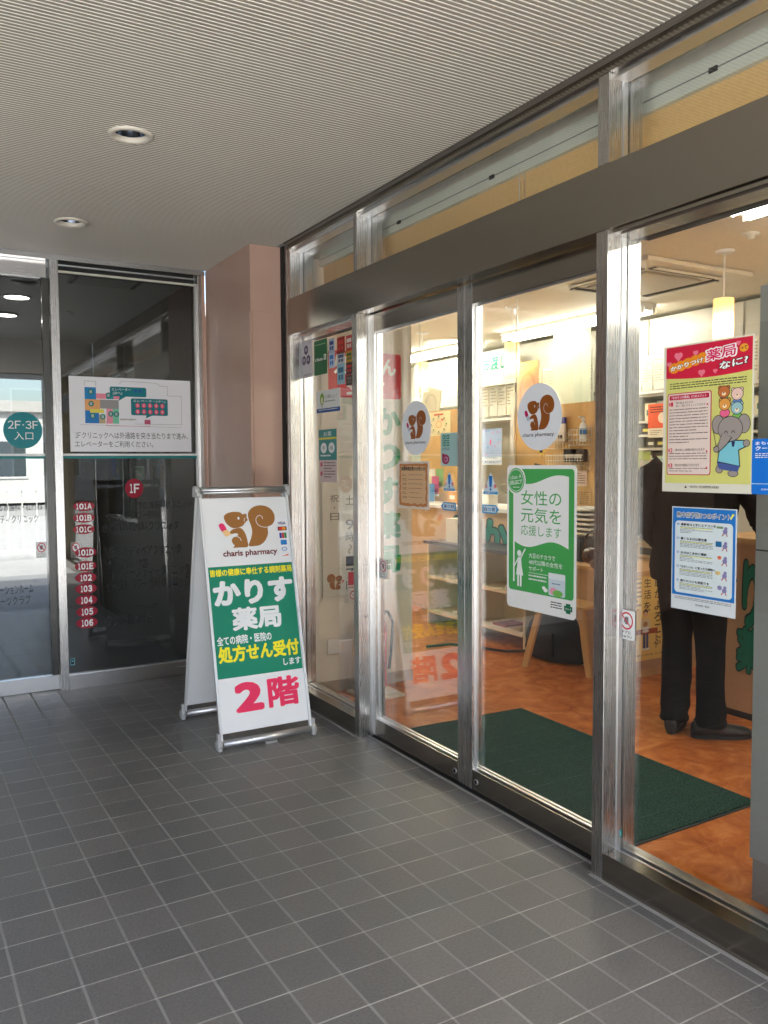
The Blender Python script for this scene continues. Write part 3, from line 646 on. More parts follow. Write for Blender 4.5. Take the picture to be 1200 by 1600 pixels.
# ------------------------------------------------------------------ the shop's shell
XB = 5.65
SZ = 2.60
struct(MB().box(2.21, XB, -1.5, 9.6, SZ, SZ + .1, CEILM).build('shop_ceiling'))
tag(MB().box(XB, XB + .1, -1.5, 9.6, 0, SZ + .1, pm('back_wall_paint', (.62, .60, .52), .5, noise=.02)).build('back_wall'), 'pale back wall of the shop behind counters and shelves', 'wall')
tag(MB().box(2.137, 2.84, 4.54, 4.654, 0, 2.60, CREAM).box(2.137, 2.84, 4.532, 4.5395, 0, .07, pm('skirting_grey', (.42, .38, .31), .5)).build('partition_wall'), 'cream partition wall with grey skirting just inside the left pane', 'wall')
tag(MB().box(2.0505, 2.137, 4.532, 4.654, 0, 2.62, ST_Z).build('wall_end_cladding'), 'steel cladding where the cream partition meets the shop front', 'cladding')
tag(MB().box(2.74, 2.84, 4.6545, 9.5, 0, 2.60, CREAM).build('side_wall'), 'cream side wall running back behind the partition', 'wall')
tag(MB().box(2.841, XB, 9.5, 9.6, 0, 2.60, WHITE).box(2.841, XB, 9.47, 9.499, 0, 2.02, pm('sage_green', (.24, .42, .20), .6)).build('end_wall'), 'far end wall of the shop painted sage green below white', 'wall')
tag(MB().box(X0, XB + .1, -1.6, -1.5, 0, 2.66, CREAM).build('near_wall'), 'cream wall at the near end of the shop', 'wall')
t = thing('roller_blind', 'tan roller blind on a pale head rail behind the transom glass', 'blind', (2.22, 1.5, 2.6))
MB().box(-.02, .05, -2.95, 3.03, -.045, .04, pm('blind_rail_cream', (.72, .74, .64), .5, noise=.05)).box(-.024, -.0205, -2.95, 3.03, -.010, -.007, GREYP).build('head_rail', t)
MB().box(.0, .004, -2.94, 1.18, -.42, -.046, BLIND).build('fabric', t); MB().box(.0, .004, 1.20, 3.02, -.42, -.046, BLIND).build('fabric', t)
for yy in (1.19, -1.0): MB().tube((-.022, yy, -.03), (-.022, yy, -.30), .0025, WHITE, 6).build('pull_cord', t)
for yy in (2.1, 1.35, .25, -.6): MB().box(-.03, -.0245, yy, yy + .03, -.02, -.005, DARK).build('bracket', t)

# ================================================================== SHOP INTERIOR
# fluorescent fittings
def tube_light(x, y0, y1, label, w=.17):
    t = thing('fluorescent_light', label, 'ceiling light', (x, y0, SZ), 0, 'fluorescent strip lights on the shop ceiling')
    n = y1 - y0
    MB().box(-w / 2, w / 2, 0, n, -.03, -.001, WHITE).box(-.04, .04, 0, n, -.055, -.0305, WHITE).build('fitting', t)
    for s in (-1, 1):
        MB().tube((s * w * .36, .03, -.062), (s * w * .36, n - .03, -.062), .016, TUBE, 12).build('tube', t)
        MB().box(s * w * .36 - .012, s * w * .36 + .012, 0, .028, -.08, -.03, WHITE).box(s * w * .36 - .012, s * w * .36 + .012, n - .028, n, -.08, -.03, WHITE).build('lamp_holder', t)
tube_light(4.97, 4.55, 6.25, 'long lit strip light seen above the right door')
tube_light(4.97, 6.7, 9.1, 'lit strip light seen above the left door, furthest in')
tube_light(3.43, .10, 2.62, 'lit twin tube strip light at the top right corner')
tube_light(3.43, 5.2, 7.4, 'added lit strip light, out of view, near the cream side wall of the shop')  # out of view, added for more light in the shop
tube_light(4.97, -1.2, 1.0, 'added lit strip light, out of view, over the near end of the service counter')  # unseen fitting, put in to light the near part of the shop
# ceiling cassette
t = thing('ceiling_air_conditioner', 'square cream ceiling cassette air conditioner above the right pane', 'air conditioner', (4.29, 3.975, SZ))
CAS = pm('cassette_cream', (.70, .64, .52), .4)
MB().box(-.475, .475, -.475, .475, -.03, -.001, CAS, .008).build('panel', t)
MB().box(-.26, .26, -.26, .26, -.045, -.031, pm('cassette_grille', (.52, .46, .36), .5), .01).build('grille', t)
for a in range(4):
    k = MB().box(-.30, .30, .31, .37, -.036, -.0305, DARK, .002).box(-.29, .29, .345, .385, -.042, -.0365, CAS).build('slot', t); k.rotation_euler[2] = a * math.pi / 2
# pendants
def pendant(x, y, label):
    t = thing('pendant_lamp', label, 'pendant lamp', (x, y, SZ), 0, 'frosted cylinder pendant lamps over the counter')
    MB().lathe([(0, -.016), (.045, -.014), (.055, -.006), (.055, 0)], WHITE).build('canopy_disc', t)
    MB().tube((0, 0, -.01), (0, 0, -.27), .004, WHITE, 8).build('cord', t)
    m = MB(); m.lathe([(.0, -.27), (.055, -.272), (.056, -.28), (.055, -.53), (.053, -.54)], SHADE); m.build('shade', t)
    MB().sph((0, 0, -.43), .028, BULB, 12, (1, 1, 1.3)).tube((0, 0, -.27), (0, 0, -.39), .012, WHITE).build('bulb', t)
pendant(4.146, 3.238, 'lit pendant lamp above the red and yellow poster')
pendant(4.172, 5.191, 'lit pendant lamp seen through the right door above the squirrel sticker')
pendant(4.248, 6.592, 'lit pendant lamp seen through the left door above the squirrel sticker')
pendant(4.26, 8.6, 'smallest and farthest lit pendant lamp before the sage green wall')
p = at('z', SZ, 1173, 365); tag(MB().lathe([(0, -.03), (.02, -.028), (.022, -.01), (.045, -.008), (.045, 0)], CAS, c=p, seg=18).build('smoke_detector'), 'small round smoke detector on the shop ceiling by the twin tube light', 'smoke detector')
p = at('z', SZ, 692, 531); tag(MB().lathe([(0, -.012), (.16, -.014), (.19, -.010), (.2, 0)], CAS, c=p, seg=28).build('ceiling_speaker'), 'round flat ceiling diffuser seen through the left door', 'diffuser')

# entrance mat
MATM = mat_mat()
m = MB(); pts = [(2.25, 3.665), (3.005, 3.65), (2.985, 2.135), (2.236, 2.12)]
t = tag(MB().prism([(*p_, .002) for p_ in pts], (0, 0, .010), MATM).build('entrance_mat'), 'dark green loop pile doormat with black rubber edge inside the doors', 'doormat')
e = MB().prism([(p_[0] + (p_[0] - 2.6) * .02, p_[1] + (p_[1] - 2.9) * .012, .001) for p_ in pts], (0, 0, .004), RUBBER).build('rubber_edge', t)

# fire extinguisher
t = thing('fire_extinguisher', 'red fire extinguisher on a pale square stand inside the left glass', 'fire extinguisher', (2.462, 4.36, 0))
RED = pm('extinguisher_red', (.55, .012, .02), .25, coat=.5)
MB().prism([(-.13, -.13, 0), (.13, -.13, 0), (.13, .13, 0), (-.13, .13, 0)], (0, 0, .015), CEILM).box(-.10, .10, -.10, .10, .0155, .035, CAS, .004).build('stand', t)
m = MB(); m.lathe([(0, .04), (.066, .042), (.072, .06), (.072, .40), (.066, .44), (.04, .475), (.022, .49), (.022, .52)], RED); m.build('cylinder', t)
a = Art(.07, .26); 
for k, ch in enumerate('消火器'): a.text(ch, .1, .05 + k * .2, .9, .22 + k * .2, WI)
a.lines(.15, .7, .85, .95, 5, ink(230, 220, 80), seed=3)
q = a.build('label', t); q.matrix_basis = frame_hall((-.035, -.0732, .36))
MB().box(-.012, .012, -.02, .09, .50, .525, BLACK).prism([(-.01, -.10, .575), (-.01, .02, .53), (-.01, .02, .545), (-.01, -.10, .59)], (.02, 0, 0), BLACK).prism([(-.01, -.11, .50), (-.01, .0, .515), (-.01, .0, .527), (-.01, -.11, .512)], (.02, 0, 0), BLACK).build('lever', t)
MB().path([(.02, 0, .51), (.08, -.02, .50), (.115, -.02, .43), (.10, -.02, .25), (.085, -.02, .15)], .009, RUBBER).build('hose', t)

# ------------------------------------------------------------------ counters
t = thing('service_counter', 'wooden service counter with green lettering that the person in black leans on', 'counter', (3.91, 2.2, 0)); L = (-3.91, -2.2, 0)
CW = pm('counter_wood', (.50, .31, .17), .42, noise=.08, nscale=4)
MB().box(3.92, 4.45, -.3, 3.06, .04, .955, CW).build('body', t, loc=L); MB().box(3.93, 4.44, -.3, 3.05, .0, .039, BLACK).build('plinth', t, loc=L)
MB().box(3.86, 4.5, -.32, 3.10, .956, .99, WOOD, .004).build('top', t, loc=L)
XC = 3.918; pc = at('x', XC, 1085, 850); a = Art(1.3, .75)
for ch, pa, pb in (('か', (1092, 872), (1150, 985)), ('り', (1160, 872), (1187, 990)), ('す', (1200, 880), (1236, 1020)), ('薬', (1150, 975), (1192, 1060)), ('局', (1200, 1000), (1245, 1095))):
    u, v = at('x', XC, *pa), at('x', XC, *pb); q = ((pc.y - u.y) / 1.3, (pc.z - u.z) / .75, (pc.y - v.y) / 1.3, (pc.z - v.z) / .75)
    a.text(ch, *q, ink(12, 50, 50), lay=1, bold=.075); a.text(ch, q[0] + .006, q[1] + .01, q[2] - .006, q[3] - .01, LETTER, lay=2, bold=.045)
q = a.build('lettering', t); q.matrix_basis = Matrix.Translation(L) @ frame_shop(pc)

t = thing('side_counter', 'low wooden desk carrying a yellow poster on its side, left of the person', 'counter', (4.4, 4.1, 0)); L = (-4.4, -4.1, 0)
zt = at('y', 3.80, 990, 893).z
MB().box(4.03, 5.0, 3.80, 4.5, .05, zt - .03, CW).build('body', t, loc=L); MB().box(4.0, 5.02, 3.78, 4.52, zt - .0295, zt, WOOD, .003).build('top', t, loc=L); MB().box(4.04, 4.99, 3.81, 4.49, 0, .049, WOOD).build('plinth', t, loc=L)
def d_(a):
    Y = ink(214, 178, 95)
    col = ['始めよう', '腸がよろこぶ', '生活を']
    for k, s_ in enumerate(col):
        for j, ch in enumerate(s_): a.text(ch, .78 - k * .24, .06 + j * .135, .94 - k * .24, .165 + j * .135, K, bold=.012)
    a.lines(.08, .05, .24, .45, 8, ink(110, 95, 60), seed=4)
    sk = ink(225, 180, 150)
    a.disc(.34, .45, .055, .035, ink(60, 35, 25)); a.disc(.34, .475, .045, .03, sk, 2); a.poly([(.24, .52), (.44, .52), (.48, .65), (.20, .65)], ink(225, 205, 160)); a.rect(.05, .64, .62, .70, ink(170, 75, 40), 3)
    a.rect(.29, .70, .345, .86, ink(60, 80, 130), 2); a.rect(.36, .70, .41, .86, ink(60, 80, 130), 2); a.rect(.27, .86, .35, .88, WI, 2); a.rect(.36, .86, .44, .88, WI, 2)
    a.rect(.07, .70, .085, .88, ink(120, 60, 35), 2); a.rect(.58, .70, .595, .88, ink(120, 60, 35), 2); a.disc(.34, .63, .09, .02, WI, 4); a.disc(.34, .665, .08, .018, WI, 4); a.disc(.34, .585, .05, .03, ink(180, 130, 90), 4)
    a.poly([(.72, .72), (.80, .66), (.92, .69), (.96, .85), (.74, .86)], ink(225, 190, 40)); a.disc(.84, .66, .07, .05, ink(110, 150, 60), 3)
    a.text('毎日の食事で、おなかから元気に。暮らしの相談はお気軽に。', .08, .925, .92, .95, K)
pp = at('y', 3.80, 986, 898); sheet('wall_poster', 'yellow poster with brown vertical writing on the side of the wooden desk', 'poster', 'y', 3.797, (985.5, 897.5), (1047, 1048), d_, base=ink(240, 203, 118), size=(.40, .57))
t = thing('till_screen', 'clear acrylic splash screen standing on the desk with the yellow poster', 'screen', (4.4, 4.0, zt))
MB().box(-.35, .5, -.003, .003, .03, .55, ACRYL).build('pane', t)
for sx in (-.3, .3): MB().path([(sx - .05, -.08, .004), (sx - .05, -.02, .10), (sx, 0, .15), (sx + .05, -.02, .10), (sx + .05, -.08, .004)], .003, ALU, 6).build('foot', t)

# long counter further back with lettering and tan boards
t = thing('far_counter', 'tan counter front with outlined green lettering behind the white shelf', 'counter', (4.30, 6.3, 0)); L = (-4.30, -6.3, 0)
MB().box(4.36, 4.9, 4.75, 8.9, 0, .98, pm('tan_counter', (.60, .40, .22), .5, noise=.05)).build('body', t, loc=L); MB().box(4.32, 4.94, 4.73, 8.92, .981, 1.01, WHITE).build('top', t, loc=L)
a = Art(1.6, .40)
for ch, x_ in (('お', .0), ('か', .30), ('い', .62)):
    a.text(ch, x_, .05, x_ + .27, .9, ink(12, 60, 60), lay=1, bold=.075); a.text(ch, x_ + .012, .09, x_ + .258, .86, ink(20, 140, 120), lay=2, bold=.04)
q = a.build('lettering', t); q.matrix_basis = Matrix.Translation(L) @ frame_shop((4.358, 6.35, .95))
def low_shelf():
    t = thing('display_shelf', 'low cream display shelf with a dark top and leaflets, left of the chair', 'shelf', (4.15, 5.35, 0)); L = (-4.15, -5.35, 0)
    SH = pm('shelf_cream', (.70, .60, .42), .45)
    m = MB()
    for yy in (4.80, 5.45, 6.10): m.box(3.98, 4.30, yy - .012, yy + .012, 0, .70, SH)
    m.box(4.30, 4.312, 4.79, 6.11, 0, .70, SH); m.build('side_panel', t, loc=L)
    for z in (.10, .40): MB().box(3.97, 4.30, 4.812, 5.438, z, z + .022, SH).box(3.97, 4.30, 5.462, 6.088, z, z + .022, SH).build('shelf_board', t, loc=L)
    MB().box(3.95, 4.33, 4.77, 6.13, .701, .725, pm('slate_top', (.10, .105, .13), .35)).build('top', t, loc=L)
    for k, (yy, z, c) in enumerate(((4.95, .125, (170, 150, 130)), (5.15, .125, (150, 60, 50)), (5.55, .425, (120, 110, 100)), (5.8, .425, (190, 180, 160)), (5.7, .125, (200, 190, 170)), (5.0, .425, (215, 205, 190)))):
        q = MB().box(-.10, .10, -.08, .08, 0, .012 + .004 * k, ink(*c)).build('leaflet_stack', None, (4.12, yy, z)); q.rotation_euler[2] = .15 * ((k % 3) - 1)
        tag(q, ('grey', 'dark red', 'brown-grey', 'beige', 'cream', 'pale')[k] + ' stack of leaflets on the low cream display shelf', 'leaflets', 'leaflet stacks on the low display shelf')
low_shelf()
# leaflet box and plant on it
t = thing('leaflet_holder', 'cream leaflet box on the slate top of the low display shelf', 'box', (4.13, 5.75, .726))
MB().box(-.09, .09, -.16, .16, 0, .20, pm('holder_cream', (.66, .60, .50), .5)).build('box', t); MB().tube((-.1, -.22, 0), (-.02, -.12, .24), .006, BLACK).build('pen', t)
t = thing('potted_plant', 'small leafy potted plant on the tan counter behind the warning triangle', 'plant', (4.45, 5.45, 1.011))
MB().lathe([(0, 0), (.05, 0), (.065, .10), (.06, .10), (.055, .09), (0, .09)], pm('pot_brown', (.2, .12, .07), .6)).build('pot', t)
m = MB(); LEAF = pm('leaf_green', (.07, .17, .03), .45, noise=.2, nscale=20); R = random.Random(5)
for k in range(26):
    a_ = R.uniform(0, 6.28); l_ = R.uniform(.09, .2); z1 = .10 + R.uniform(.03, .20); c_, s_ = math.cos(a_), math.sin(a_); w_ = .022
    m.quad([(0, 0, .09), (c_ * l_ * .5 - s_ * w_, s_ * l_ * .5 + c_ * w_, z1), (c_ * l_, s_ * l_, z1 - R.uniform(-.03, .06)), (c_ * l_ * .5 + s_ * w_, s_ * l_ * .5 - c_ * w_, z1)], LEAF)
m.build('leaves', t, normals=False)
t = thing('menu_stand', 'dark leaning board beside the potted plant on the tan counter', 'board', (4.42, 5.22, 1.011))
MB().prism([(0, 0, 0), (0, -.14, 0), (.05, -.06, .36), (.05, .05, .38)], (.012, 0, 0), pm('dark_board', (.06, .055, .04), .5)).build('board', t)
# tan boards above the counter
t = thing('notice_board', 'tan pinboard hung with wire baskets seen through the right door', 'pinboard', (4.62, 4.9, 0)); L = (-4.62, -4.9, 0)
a0 = at('x', 4.62, 806, 640); b0 = at('x', 4.62, 931, 640)
MB().box(4.62, 4.66, b0.y, a0.y, .6, at('x', 4.62, 870, 632).z, TAN).build('board', t, loc=L)
MB().box(4.60, 4.67, a0.y + .001, a0.y + .05, 0, 2.0, CEILM).build('side_post', t, loc=L)
a1 = at('x', 4.75, 657, 645); b1 = at('x', 4.75, 722, 645)
t = thing('notice_board', 'tan pinboard with a pinned chart seen through the left door', 'pinboard', (4.75, 8, 0)); L = (-4.75, -8, 0)
MB().box(4.75, 4.79, b1.y, a1.y, .3, at('x', 4.75, 690, 641).z, TAN).build('board', t, loc=L)
def d_(a):
    a.rect(.3, .08, .7, .16, ink(200, 90, 60)); R = random.Random(3)
    for k in range(8):
        an = k * .785; cx_, cy_ = .5 + .33 * math.cos(an), .52 + .32 * math.sin(an); a.disc(cx_, cy_, .035, .045, ink(90, 120, 70)); a.lines(cx_ - .08, cy_ + .06, cx_ + .08, cy_ + .14, 2, ink(120, 110, 90), seed=k)
    a.disc(.5, .52, .13, .15, ink(215, 130, 90)); a.disc(.5, .52, .11, .12, ink(235, 215, 160), 2); a.rect(.6, .3, .7, .38, ink(205, 60, 40), 2)
sheet('pinned_chart', 'cream chart with a ring of small pictures on the left tan pinboard', 'chart', 'x', 4.745, (668, 645), (704, 680), d_, base=ink(238, 222, 175))
# wire baskets
def basket(px, py, wpx, label, hh=.12, dd=.10):
    p = at('x', 4.615, px, py); q = at('x', 4.615, px + wpx, py); w = abs(p.y - q.y)
    t = thing('wire_basket', label, 'wire basket', (p.x, (p.y + q.y) / 2, p.z), 0, 'white wire baskets on the tan pinboard')
    m = MB(); WW = pm('white_wire', (.7, .68, .6), .35)
    n = max(4, int(w / .03))
    for k in range(n + 1):
        y_ = -w / 2 + w * k / n; m.tube((-dd, y_, 0), (-dd, y_, -hh), .002, WW, 5); m.tube((-dd, y_, -hh), (-.004, y_, -hh), .002, WW, 5); m.tube((-.004, y_, .03), (-.004, y_, -hh), .002, WW, 5)
    for z in (0, -hh / 3, -2 * hh / 3, -hh): m.tube((-dd, -w / 2, z), (-dd, w / 2, z), .0025, WW, 5); m.tube((-dd, -w / 2, z), (-.004, -w / 2, z), .0025, WW, 5); m.tube((-dd, w / 2, z), (-.004, w / 2, z), .0025, WW, 5)
    m.build('wires', t); return t, w
basket(903, 672, 22, 'wire basket with the white pump bottle', .12)
basket(868, 712, 54, 'wide wire basket with the black packets, under the bottle')
basket(868, 678, 26, 'wire basket holding the purple-topped packet')
p = at('x', 4.56, 911, 690)
t = thing('pump_bottle', 'white pump bottle in a wire basket on the tan pinboard', 'bottle', p)
MB().lathe([(0, 0), (.026, .0), (.028, .01), (.028, .115), (.018, .14), (.010, .145), (.010, .165), (.014, .167), (.014, .18), (0, .182)], pm('bottle_white', (.8, .82, .85), .3)).build('body', t)
MB().box(-.045, .005, -.005, .005, .182, .192, WHITE).build('nozzle', t); MB().lathe([(.0285, .05), (.0285, .10)], ink(60, 130, 200)).build('label', t)
p = at('x', 4.59, 871, 690); m = MB(); m.box(-.01, .01, -.09, .09, 0, .14, ink(225, 215, 205)).box(-.012, .012, -.09, .09, .1405, .19, ink(60, 50, 140)).box(-.0125, -.0101, -.07, -.02, .02, .05, ink(40, 30, 35))
tag(m.build('packet', None, p), 'white packet with a purple top hanging on the tan pinboard', 'packet')
for k, (px_, c_) in enumerate(((893, (45, 38, 40)), (905, (70, 55, 50)))):
    p = at('x', 4.56, px_, 722); tag(MB().box(-.02, .02, -.07, .07, 0, .10, ink(*c_)).box(-.022, -.0201, -.05, .05, .03, .06, ink(200, 190, 180)).build('packet', None, p), ('black', 'brown')[k] + ' packet with a pale band in the wide wire basket', 'packet', 'dark packets in the wide wire basket')
p = at('x', 4.60, 846, 705); t = thing('paper_flower', 'yellow paper star with black centre pinned to the tan board', 'decoration', p)
m = MB()
for k in range(6):
    a_ = k * 1.047; m.prism([(0, math.cos(a_ - .3) * .02, math.sin(a_ - .3) * .02), (0, math.cos(a_) * .055, math.sin(a_) * .055), (0, math.cos(a_ + .3) * .02, math.sin(a_ + .3) * .02)], (.006, 0, 0), ink(240, 215, 40))
m.build('petals', t); MB().sph((-.004, 0, 0), .014, BLACK).build('centre', t)
for k, (x_, y_, w_, h_, c_, lb) in enumerate(((893, 736, 24, 24, (225, 200, 185), 'pale pink card under the wide wire basket'), (903, 765, 20, 28, (205, 165, 110), 'tan handwritten card on the board beside the green poster'), (897, 805, 26, 40, (225, 215, 195), 'white printed list pinned low on the tan board'))):
    def d_(a, k=k):
        a.lines(.1, .12, .9, .9, 5 + 2 * k, ink(110, 90, 70), seed=k + 20)
    sheet('pinned_card', lb, 'card', 'x', 4.612, (x_, y_), (x_ + w_, y_ + h_), d_, base=ink(*c_))
t = thing('paper_tray', 'stack of cream letter trays behind the chair', 'letter trays', (4.42, 4.62, 0))
for k in range(8): MB().box(-.16, .16, -.20, .20, .80 + k * .035, .806 + k * .035, pm('tray_cream', (.72, .64, .46), .5)).box(-.155, .15, -.19, .19, .8065 + k * .035, .816 + k * .035, WI).build('tray', t)
MB().box(-.16, .16, -.2, .2, 0, .795, CREAM).build('cabinet', t)

# chair with bag ------------------------------------------------------
t = thing('bentwood_chair', 'birch bentwood chair with a black bag and coat, under the green poster', 'chair', (3.98, 4.28, 0), math.radians(200))
def leg(p0, p1, p2):
    m = MB(); n = 8; prev = None
    for k in range(n + 1):
        s = k / n; a_, b_, c_ = (1 - s) ** 2, 2 * s * (1 - s), s * s
        q = tuple(a_ * p0[i] + b_ * p1[i] + c_ * p2[i] for i in range(3))
        if prev: m.prism([(prev[0] - .016, prev[1] - .02, prev[2]), (prev[0] + .016, prev[1] - .02, prev[2]), (prev[0] + .016, prev[1] + .02, prev[2]), (prev[0] - .016, prev[1] + .02, prev[2])], (q[0] - prev[0], q[1] - prev[1], q[2] - prev[2]), WOODB)
        prev = q
    m.build('leg', t)
for sx, sy in ((1, 1), (1, -1), (-1, 1), (-1, -1)): leg((sx * .17, sy * .15, .43), (sx * .22, sy * .19, .22), (sx * .23, sy * .24, 0))
MB().box(-.23, .23, -.21, .21, .43, .455, WOODB, .008).build('seat', t)
for sx in (-1, 1): MB().path([(sx * .19, -.2, .45), (sx * .20, -.235, .65), (sx * .17, -.26, .85)], .016, WOODB, 8).build('back_post', t)
m = MB(); n = 12
for z0, z1 in ((.60, .66), (.78, .89)):
    for k in range(n):
        a0_, a1_ = -.9 + 1.8 * k / n, -.9 + 1.8 * (k + 1) / n
        P = lambda a_, r: (math.sin(a_) * .24, -.10 - math.cos(a_) * r, 0)
        m.prism([(P(a0_, .155)[0], P(a0_, .155)[1], z0), (P(a1_, .155)[0], P(a1_, .155)[1], z0), (P(a1_, .168)[0], P(a1_, .168)[1], z0), (P(a0_, .168)[0], P(a0_, .168)[1], z0)], (0, 0, z1 - z0), WOODB)
m.build('backrest', t)
def blob(name, parent, pts, m_, loc=None, sub=1):
    """soft shape: metaball-like union through skin of spheres"""
    k = MB()
    for (x, y, z, r, sx, sy, sz) in pts: k.sph((x, y, z), r, m_, 16, (sx, sy, sz))
    return k.build(name, parent, loc)
FAB = pm('black_cloth', (.012, .012, .014), .85, bump=.5, bscale=60)
t = thing('backpack', 'black backpack lying on the floor under the bentwood chair with a trailing strap', 'bag', (4.05, 4.5, 0))
MB().loft([((0, 0, z), (rx, .03, 0), (-.03, ry, 0)) for z, rx, ry in ((.0, .10, .22), (.01, .15, .27), (.06, .17, .29), (.14, .17, .28), (.22, .15, .25), (.30, .13, .21), (.36, .09, .15), (.38, .04, .07))], FAB, 28, .03, 4).box(-.19, -.165, -.14, .10, .05, .22, FAB, .01).build('body', t)
MB().path([(-.15, .1, .05), (-.25, .3, .02), (-.30, .55, .008), (-.42, .75, .008), (-.62, .78, .008)], .010, FAB, 6).build('strap', t)
t = thing('coat', 'dark coat hanging over the back of the bentwood chair', 'coat', (4.02, 4.30, .0))
MB().loft([((.16, .04, z), (rx, 0, 0), (0, ry, 0)) for z, rx, ry in ((.14, .04, .18), (.25, .06, .22), (.45, .055, .21), (.62, .05, .20), (.78, .045, .19), (.86, .03, .16))], FAB, 26, .028, 9).build('cloth', t)
t = thing('handbag', 'small brown patent bag hung on the chair, right of the green poster', 'bag', (3.80, 3.93, .78))
HB = pm('oxblood_leather', (.05, .012, .01), .2, coat=.5)
blob('body', t, [(0, 0, .02, .06, .7, 1.2, .9), (.0, -.05, -.02, .05, .7, 1.1, .9)], HB); MB().path([(0, .06, .03), (0, .05, .14), (0, -.01, .18), (0, -.06, .13), (0, -.08, .02)], .006, HB, 6).build('handle', t)

# ------------------------------------------------------------------ back wall furniture
def BW(px, py, x=XB - .30): return at('x', x, px, py)
# row of document sleeves on a rail, left block (behind right door) and right block (behind right pane)
WR = pm('chrome_wire', (.6, .6, .55), .3, metal=.8)
def sleeves(px0, px1, py0f, py1f, n, seed, group, x=5.30, names=('white', 'cream', 'pale pink')):
    R = random.Random(seed)
    for k in range(n):
        a_, b_ = px0 + (px1 - px0) * k / n, px0 + (px1 - px0) * (k + .86) / n
        f = lambda px, py0: 732 - (732 - py0) * (px + 148) / (px0 + 148)
        yt, yb = f(a_, py0f) + R.uniform(-3, 3), f(b_, py1f)
        c = R.choice(((226, 220, 200), (236, 230, 205), (228, 205, 170), (214, 214, 200)))
        def d_(a, k=k): a.lines(.1, .12, .9, .8, 9, ink(170, 165, 150), seed=k + seed, dash=.04); a.rect(.0, .06, .8, .10, ink(250, 250, 240), 3)
        p = at('x', x, a_, yt); q = at('x', x, b_, yb)
        a = Art(abs(p.y - q.y), abs(p.z - q.z), .004); a.slab(a.rr(0, 0, 1, 1), ink(*c)); d_(a)
        o = a.build('document_sleeve', None, frame_shop((p.x, p.y, p.z)))
        tag(o, '%s plastic paper sleeve from the left %s' % (('first', 'second', 'third', 'fourth', 'fifth', 'sixth')[k], group), 'document sleeve', 'document sleeves %s' % group)
sleeves(752, 806, 588, 652, 4, 1, 'left of the pendant lamp')
sleeves(808, 930, 578, 640, 6, 2, 'right of the pendant lamp')
sleeves(987, 1040, 560, 612, 3, 3, 'left of the red and yellow poster')
sleeves(1172, 1187, 528, 596, 1, 4, 'at the right pane edge')
for k, (pa, pb, lb) in enumerate((((750, 655), (935, 643), 'wire rail under the hanging documents behind the right door'), ((980, 613), (1195, 578), 'white shelf edge under the documents behind the right pane'))):
    p = at('x', 5.28, *pa); q = at('x', 5.28, *pb)
    tag(MB().box(5.27, XB - .001, min(p.y, q.y) - .3, max(p.y, q.y) + (1.2 if k == 0 else 0), p.z - .03, p.z - .005, WHITE).build('wall_shelf'), lb, 'shelf')
# upper white cupboards
t = thing('wall_cupboard', 'row of white wall cupboards under the ceiling of the back wall', 'cupboard', (5.45, 4.5, 0)); L = (-5.45, -4.5, 0)
MB().box(5.42, XB - .001, -.5, 8.6, 2.02, SZ - .03, pm('cupboard_white', (.60, .585, .50), .4)).build('body', t, loc=L)
y_ = -.45
while y_ < 8.5:
    MB().box(5.405, 5.4195, y_, y_ + .88, 2.03, SZ - .04, MATS['cupboard_white'], .002).build('door', t, loc=L); y_ += .9
# hanging sign 薬お渡し口
def d_(a):
    a.text('お薬お渡し口', .19, .12, .96, .55, ink(0, 140, 120), bold=.03)
p = at('x', 5.2, 700, 563)
sheet('hanging_sign', 'white pick-up sign with teal writing behind the pendant lamp', 'sign', 'x', 5.2, (715, 561), (812, 597), d_, base=ink(245, 240, 215), t=.02)
# shelving of medicine boxes, right part
t = thing('medicine_shelving', 'white shelving with rows of medicine drawers behind the counter', 'shelving', (5.35, 3.4, 0)); L = (-5.35, -3.4, 0)
SHW = pm('shelving_white', (.66, .65, .58), .45)
z612 = at('x', 5.28, 1010, 608).z
zs = [.10, .40, .70, .98, 1.18, 1.38, 1.49, 1.60, 1.71, z612 - .06]
for z in zs: MB().box(5.30, XB - .001, 1.0, 5.0, z, z + .02, SHW).build('board', t, loc=L)
for yy in (1.0, 1.8, 2.6, 3.4, 4.2, 4.98): MB().box(5.295, XB - .002, yy, yy + .02, .0, z612 - .04, SHW).build('upright', t, loc=L)
R = random.Random(11)
cols = [(60, 58, 55), (75, 75, 70), (225, 222, 205), (200, 200, 190), (230, 225, 200)]
for bi in range(5):
    yb = 1.0 + .8 * bi + .03
    for zi in range(3, 9):
        z = zs[zi] + .0205; hgt = zs[zi + 1] - zs[zi] - (.05 if zi < 5 or zi > 7 else .022); y_ = yb
        while y_ < yb + .70:
            w = R.uniform(.09, .14); dk = zi in (5, 6, 7)
            c = R.choice(cols[:2] if dk else cols[2:]); h2 = hgt * R.uniform(.75, .95)
            if y_ + w > yb + .75: break
            q = MB().box(0, .2, 0, w - .01, 0, h2, ink(*c)).box(-.002, -.0005, .015, w - .03, h2 * .3, h2 * .62, ink(*R.choice(((240, 238, 225), (235, 225, 120), (210, 225, 190))) if dk else ink and R.choice(((150, 150, 140), (190, 60, 60), (90, 130, 110)))))
            q = q.build('medicine_box', None, (5.32, y_, z))
            nn = int((y_ - yb) / .085); nw = ('first', 'second', 'third', 'fourth', 'fifth', 'sixth', 'seventh', 'eighth', 'ninth')[min(nn, 8)]
            tag(q, '%s, %s from the right on the %s shelf of the %s bay' % ('dark labelled drawer' if dk else 'pale medicine carton', nw, ('lowest', 'second', 'third', 'fourth', 'fifth', 'top')[zi - 3], ('nearest', 'second', 'middle', 'fourth', 'farthest')[bi]), 'medicine box', ('dark drawers' if dk else 'pale cartons') + ' in the white shelving'); y_ += w
